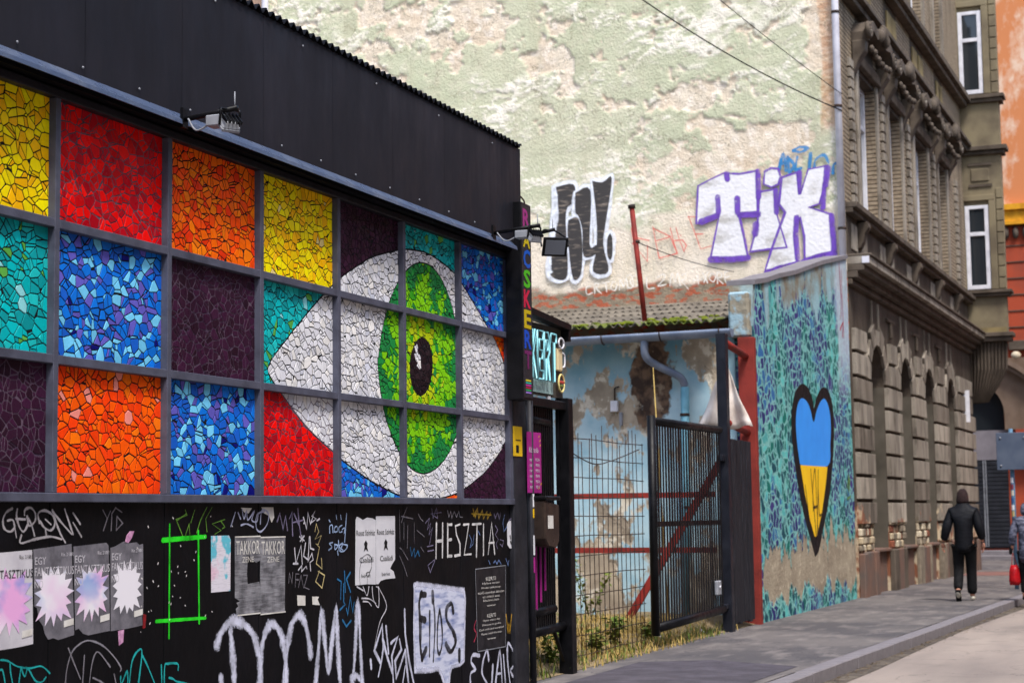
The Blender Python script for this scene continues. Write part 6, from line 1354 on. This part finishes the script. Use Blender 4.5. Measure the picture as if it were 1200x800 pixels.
# man walking away
p, W_, k = person('man in black quilted jacket, black trousers and dark hood walking away', (31.2, -1.98, 0), 1.90, (1, .03, 0), None)
body = {'hip': (W_(0, 0, .96), (.13*k, .10*k)), 'belly': (W_(.0, 0, 1.12), (.13*k, .10*k)), 'chest': (W_(.02, 0, 1.36), (.15*k, .11*k)), 'neck': (W_(.03, 0, 1.53), .058*k), 'headlow': (W_(.05, 0, 1.61), (.07*k, .08*k)), 'head': (W_(.05, 0, 1.69), (.076*k, .095*k)), 'crown': (W_(.04, 0, 1.755), (.055*k, .07*k)),
 'lsh': (W_(.0, .18, 1.44), .062*k), 'lel': (W_(-.07, .27, 1.17), .042*k), 'lwr': (W_(-.02, .33, .94), .028*k), 'rsh': (W_(.0, -.18, 1.44), .062*k), 'rel': (W_(-.05, -.255, 1.17), .042*k), 'rwr': (W_(.04, -.29, .93), .028*k),
 'lhip': (W_(0, .09, .90), .095*k), 'lkn': (W_(.02, .10, .50), .062*k), 'lan': (W_(-.24, .10, .15), .042*k), 'ltoe': (W_(-.12, .10, .04), .035*k), 'rhip': (W_(0, -.09, .90), .095*k), 'rkn': (W_(.10, -.09, .50), .062*k), 'ran': (W_(.10, -.09, .10), .042*k), 'rtoe': (W_(.24, -.09, .035), .035*k)}
BE = [('hip', 'belly'), ('belly', 'chest'), ('chest', 'neck'), ('neck', 'headlow'), ('headlow', 'head'), ('head', 'crown'), ('chest', 'lsh'), ('lsh', 'lel'), ('lel', 'lwr'), ('chest', 'rsh'), ('rsh', 'rel'), ('rel', 'rwr'), ('hip', 'lhip'), ('lhip', 'lkn'), ('lkn', 'lan'), ('lan', 'ltoe'), ('hip', 'rhip'), ('rhip', 'rkn'), ('rkn', 'ran'), ('ran', 'rtoe')]
skin('body', body, BE, 'skin', p)
jk = {'hem': (W_(0, 0, .76), (.20*k, .165*k)), 'h2': (W_(0, 0, .86), (.205*k, .165*k)), 'a': (W_(0, 0, 1.05), (.205*k, .16*k)), 'b': (W_(.01, 0, 1.25), (.225*k, .165*k)), 'c': (W_(.01, 0, 1.40), (.205*k, .15*k)), 'col': (W_(.02, 0, 1.52), (.115*k, .105*k)), 'coltop': (W_(.02, 0, 1.60), (.098*k, .098*k)),
 'lsh': (W_(.0, .185, 1.42), .088*k), 'lel': (W_(-.08, .262, 1.16), .086*k), 'lwr': (W_(-.025, .315, .96), .064*k), 'rsh': (W_(.0, -.185, 1.42), .088*k), 'rel': (W_(-.05, -.252, 1.16), .086*k), 'rwr': (W_(.035, -.292, .97), .062*k)}
skin('jacket', jk, [('hem', 'h2'), ('h2', 'a'), ('a', 'b'), ('b', 'c'), ('c', 'col'), ('col', 'coltop'), ('c', 'lsh'), ('lsh', 'lel'), ('lel', 'lwr'), ('c', 'rsh'), ('rsh', 'rel'), ('rel', 'rwr')], 'jacket', p)
tr_ = {'hip': (W_(0, 0, .97), (.165*k, .13*k)), 'lhip': (W_(.0, .095, .86), .115*k), 'lkn': (W_(.03, .10, .50), .088*k), 'lan': (W_(-.225, .10, .17), .078*k), 'rhip': (W_(0, -.095, .86), .115*k), 'rkn': (W_(.10, -.09, .50), .088*k), 'ran': (W_(.10, -.09, .09), .085*k)}
skin('trousers', tr_, [('hip', 'lhip'), ('lhip', 'lkn'), ('lkn', 'lan'), ('hip', 'rhip'), ('rhip', 'rkn'), ('rkn', 'ran')], 'trousers', p)
skin('hood', {'z': (W_(-.02, 0, 1.53), (.12*k, .09*k)), 'y': (W_(.0, 0, 1.62), (.105*k, .10*k)), 'a': (W_(.03, 0, 1.70), (.10*k, .11*k)), 'b': (W_(.04, 0, 1.77), (.07*k, .085*k)), 'c': (W_(.04, 0, 1.80), (.03*k, .035*k))}, [('z', 'y'), ('y', 'a'), ('a', 'b'), ('b', 'c')], 'hair', p)
for sg in (-1, 1): MB().ell(W_(.05, sg*.083, 1.655), (.018, .012, .032), 8, 6).build('ear', 'skin', p, True)
MB().ell(W_(.145, 0, 1.65), (.02, .014, .025), 8, 6).build('nose', 'skin', p, True)
skin('shoe', {'a': (W_(-.255, .10, .17), (.05*k, .045*k)), 'b': (W_(-.18, .10, .09), (.052*k, .04*k)), 'c': (W_(-.12, .10, .04), (.045*k, .03*k))}, [('a', 'b'), ('b', 'c')], 'shoe', p, 1)
skin('shoe', {'a': (W_(.06, -.09, .05), (.05*k, .045*k)), 'b': (W_(.15, -.09, .045), (.052*k, .04*k)), 'c': (W_(.25, -.09, .035), (.045*k, .03*k))}, [('a', 'b'), ('b', 'c')], 'shoe', p, 1)
MB().bar(W_(-.275, .10, .185), W_(-.135, .10, .005), .085*k, .022).build('shoe_sole', 'rubber', p)
hand(p, W_, k, (-.02, .335, .935), None, 1); hand(p, W_, k, (.045, -.292, .925), None, -1)
# woman in a patterned coat at the pavement edge
p, W_, k = person('person in grey violet patterned winter coat carrying a red bag', (31.4, -3.0, 0), 1.68, (1, .05, 0), None)
p.location.z = 0
wb = dict(body)
wb = {'hip': (W_(0, 0, .98), (.13*k, .11*k)), 'chest': (W_(.02, 0, 1.36), (.14*k, .11*k)), 'neck': (W_(.03, 0, 1.53), .052*k), 'headlow': (W_(.05, 0, 1.61), (.068*k, .08*k)), 'head': (W_(.05, 0, 1.69), (.075*k, .095*k)), 'crown': (W_(.04, 0, 1.755), (.055*k, .07*k)), 'lsh': (W_(.0, .17, 1.44), .055*k), 'lel': (W_(-.05, .24, 1.17), .04*k), 'lwr': (W_(.0, .27, .93), .026*k), 'rsh': (W_(.0, -.17, 1.44), .055*k), 'rel': (W_(-.05, -.24, 1.17), .04*k), 'rwr': (W_(.02, -.27, .93), .026*k),
 'lhip': (W_(0, .085, .9), .095*k), 'lkn': (W_(.05, .09, .5), .06*k), 'lan': (W_(.03, .09, .1), .04*k), 'ltoe': (W_(.17, .09, .035), .035*k), 'rhip': (W_(0, -.085, .9), .095*k), 'rkn': (W_(-.02, -.09, .5), .06*k), 'ran': (W_(-.18, -.09, .12), .04*k), 'rtoe': (W_(-.08, -.09, .035), .035*k)}
skin('body', wb, [e for e in [('hip', 'chest')]+BE if e[0] in wb and e[1] in wb], 'skin', p)
ct = {'hem': (W_(0, 0, .62), (.23*k, .19*k)), 'a': (W_(0, 0, .95), (.22*k, .18*k)), 'b': (W_(.01, 0, 1.25), (.20*k, .165*k)), 'c': (W_(.01, 0, 1.40), (.18*k, .14*k)), 'col': (W_(.02, 0, 1.52), (.10*k, .10*k)), 'lsh': (W_(.0, .18, 1.42), .092*k), 'lel': (W_(-.05, .25, 1.17), .08*k), 'lwr': (W_(-.0, .275, .98), .062*k), 'rsh': (W_(.0, -.18, 1.42), .092*k), 'rel': (W_(-.05, -.25, 1.17), .08*k), 'rwr': (W_(.02, -.275, .98), .062*k)}
skin('coat', ct, [('hem', 'a'), ('a', 'b'), ('b', 'c'), ('c', 'col'), ('c', 'lsh'), ('lsh', 'lel'), ('lel', 'lwr'), ('c', 'rsh'), ('rsh', 'rel'), ('rel', 'rwr')], 'camo', p)
skin('hood', {'a': (W_(-.01, 0, 1.50), (.12*k, .11*k)), 'b': (W_(.03, 0, 1.66), (.115*k, .125*k)), 'c': (W_(.03, 0, 1.77), (.07*k, .08*k))}, [('a', 'b'), ('b', 'c')], 'camo', p)
tw = {'hip': (W_(0, 0, .95), (.15*k, .12*k)), 'lhip': (W_(0, .09, .85), .11*k), 'lkn': (W_(.05, .09, .5), .078*k), 'lan': (W_(.03, .09, .12), .058*k), 'rhip': (W_(0, -.09, .85), .11*k), 'rkn': (W_(-.02, -.09, .5), .078*k), 'ran': (W_(-.17, -.09, .15), .058*k)}
skin('trousers', tw, [('hip', 'lhip'), ('lhip', 'lkn'), ('lkn', 'lan'), ('hip', 'rhip'), ('rhip', 'rkn'), ('rkn', 'ran')], 'trousers', p)
for nm, a in (('shoe', ((.02, .09, .05), (.16, .09, .04))), ('shoe', ((-.20, -.09, .09), (-.07, -.09, .04)))):
    skin(nm, {'a': (W_(*a[0]), .05*k), 'b': (W_(*a[1]), .04*k)}, [('a', 'b')], 'rubber', p, 1)
for y_, z_ in ((.30, .93), (-.295, .93)):
    skin('glove', {'a': (W_(.0, y_*.95, z_+.02), .035*k), 'b': (W_(.01, y_, z_-.05), (.042*k, .03*k)), 'c': (W_(.02, y_, z_-.11), (.035*k, .025*k))}, [('a', 'b'), ('b', 'c')], 'rubber', p, 1)
bg_ = thing('carrier_bag', 'red carrier bag hanging from the gloved hand', 'bag', W_(.0, .24, .27))
mb = MB(); 
for z, w_, d_ in ((.28, .085, .05), (.36, .10, .06), (.55, .085, .05), (.64, .06, .03)):
    mb.v += [W_(a*d_, .245+b*w_, z) for a, b in ((-1, -1), (1, -1), (1, 1), (-1, 1))]
for j in range(3):
    for i in range(4): mb.f.append((4*j+i, 4*j+(i+1) % 4, 4*j+4+(i+1) % 4, 4*j+4+i))
mb.f += [(0, 3, 2, 1), (12, 13, 14, 15)]
mb.build('bag_body', paint('red plastic', rgb('b0141c'), .35, rgb('8a1016'), 9, bump=.4, bs=20), bg_, True)
for s_ in (-1, 1): MB().tube(sm([W_(.02*s_, .20, .63), W_(.01, .25, .80), W_(.01, .27, .84), W_(.02*s_, .29, .63)], 4), .006, 6).build('handle', 'rust', bg_, True)

# ------------------------------------------------------------------ street furniture, weeds, litter
ts = thing('traffic_sign', 'back of a grey rectangular traffic sign on a stickered post', 'sign', (36, -2.34, 0))
MB().tube([(36, -2.36, -.02), (36, -2.36, 3.1)], .042, 12).build('post', 'signpost', ts, True)
MB().box(35.86, 35.885, -3.05, -2.09, 2.30, 3.02).build('panel', 'signback', ts, bevel=.006)
for z in (2.42, 2.86): MB().box(35.885, 36.05, -2.44, -2.28, z, z+.05).build('clamp', 'plasticgrey', ts, bevel=.006)
for y, z in ((-2.17, 2.92), (-2.17, 2.38), (-2.62, 2.92), (-2.62, 2.38), (-2.95, 2.38)): MB().tube([(35.859, y, z), (35.845, y, z)], .02, 8).build('bolt', 'plasticgrey', ts, True)
for k, (z, hx) in enumerate(((2.05, 'd0d0d6'), (1.92, '7a3a4a'), (1.80, 'c8c0b0'), (1.66, '3a5a8a'), (1.52, 'd8d8dc'), (1.40, 'b0a070'))):
    mb = MB()
    for j in range(7):
        a = math.pi*.55+j*.3; mb.v += [(36+.0435*math.cos(a), -2.36+.0435*math.sin(a), z), (36+.0435*math.cos(a), -2.36+.0435*math.sin(a), z+.10)]
    mb.f = [(2*j, 2*j+2, 2*j+3, 2*j+1) for j in range(6)]; mb.build('sticker', paint('sticker '+hx, rgb(hx), .6), ts)

def blades(n, spots, hmin, hmax, name, mat, wid=.006, seed=2):
    rg = random.Random(seed); mb = MB()
    for _ in range(n):
        cx, cy, rx, ry = rg.choice(spots); x, y = cx+rg.gauss(0, rx), cy+rg.gauss(0, ry)
        if y < -.06 or y > 7 or x > 24.3 or x < 15.6: continue
        z = yard_z(x, max(y, .02))-.01; h = rg.uniform(hmin, hmax); a = rg.uniform(0, 6.28); ln = rg.uniform(.2, .9)*h; dx, dy_ = math.cos(a)*ln, math.sin(a)*ln; px_, py_ = -math.sin(a)*wid, math.cos(a)*wid
        mb.add([(x-px_, y-py_, z), (x+px_, y+py_, z), (x+dx*.4+px_*.8, y+dy_*.4+py_*.8, z+h*.65), (x+dx*.4-px_*.8, y+dy_*.4-py_*.8, z+h*.65), (x+dx, y+dy_, z+h)], [(0, 1, 2, 3), (3, 2, 4)])
    o = put(name, rawmesh(mb, name, mat)); struct(o, 'stuff'); return o
tag(blades(1000, [(17.2, .35, .5, .25), (18.4, .15, .6, .1), (16.9, .9, .4, .3), (16.0, .25, .3, .15), (22.0, .12, .5, .08), (20.5, .15, .7, .1), (21.5, 1.6, 1, .5)], .04, .16, 'grass', 'leaf'), 'green grass tufts along the foot of the fence', 'grass')
tag(blades(5200, [(17.5, .7, .6, .4), (18.5, .3, .7, .2), (20.5, .25, .9, .2), (21.5, .5, 1, .25), (19.8, .9, .8, .4), (22.3, 1.4, .8, .5), (19, 1.6, 1, .6)], .03, .14, 'straw_litter', 'straw', .005, 5), 'dry straw and dead grass on the yard soil', 'straw')
def weed(label, x, y, hgt, n, seed):
    rg = random.Random(seed); z0 = yard_z(x, y); w_ = thing('weed', label, 'weed', (x, y, z0), 'weeds in the yard')
    st = MB(); lf = MB()
    for s_ in range(4):
        a = rg.uniform(0, 6.28); top = Vector((x+math.cos(a)*hgt*.35, y+math.sin(a)*hgt*.35, z0+hgt*rg.uniform(.7, 1.05))); b0 = Vector((x, y, z0-.02)); st.tube([b0, b0.lerp(top, .5)+Vector((0, 0, .04)), top], [.008, .006, .003], 5)
        for k_ in range(n):
            t_ = rg.uniform(.15, 1); c_ = b0.lerp(top, t_)+Vector((rg.gauss(0, .03), rg.gauss(0, .03), rg.gauss(0, .02))); d_ = Vector((rg.gauss(0, 1), rg.gauss(0, 1), rg.gauss(.1, .5))).normalized()*rg.uniform(.05, .10); sd_ = d_.cross(Vector((rg.gauss(0, .3), rg.gauss(0, .3), 1))).normalized()*d_.length*.3
            lf.add([c_, c_+d_*.45+sd_, c_+d_, c_+d_*.45-sd_], [(0, 1, 2, 3)])
    st.build('stem', 'leaf', w_, True); o = put('leaves', rawmesh(lf, 'leaves', 'leaf'), w_); struct(o, 'stuff')
for k_, (x, y, h_) in enumerate(((18.6, 1.9, .9), (19.6, 2.1, .7), (17.0, .35, .35), (18.2, .3, .28), (19.0, .35, .3), (20.2, .3, .22), (22.8, 1.9, .8), (17.8, 1.2, .4))):
    weed(['tall bushy weed before the blue wall, the one beside the leafy tangle', 'shorter bushy weed before the blue wall', 'low leafy weed at the foot of the narrow gate post', 'small leafy weed at the middle of the mesh fence', 'low leafy weed where mesh fence meets slatted gate', 'tiny weed under the slatted gate', 'tall weed behind the slatted gate', 'leafy weed in the open yard soil'][k_], x, y, h_, 40, 30+k_)
for k_, (x, y) in enumerate(((20.6, .3), (21.6, .45), (18.8, .8), (19.4, 1.3), (22.0, .14))):
    rg = random.Random(k_); mb = MB(); z = yard_z(x, y)
    pts = [(x+rg.uniform(-.08, .08), y+rg.uniform(-.06, .06), z+rg.uniform(.0, .09)) for _ in range(7)]
    bm = bmesh.new(); [bm.verts.new(q) for q in pts]; bmesh.ops.convex_hull(bm, input=bm.verts); me = bpy.data.meshes.new('litter'); bm.to_mesh(me); bm.free(); me.materials.append(MT['paper'])
    tag(put('litter', me), 'crumpled pale scrap of litter on the yard soil', 'litter', 'litter scraps in the yard')
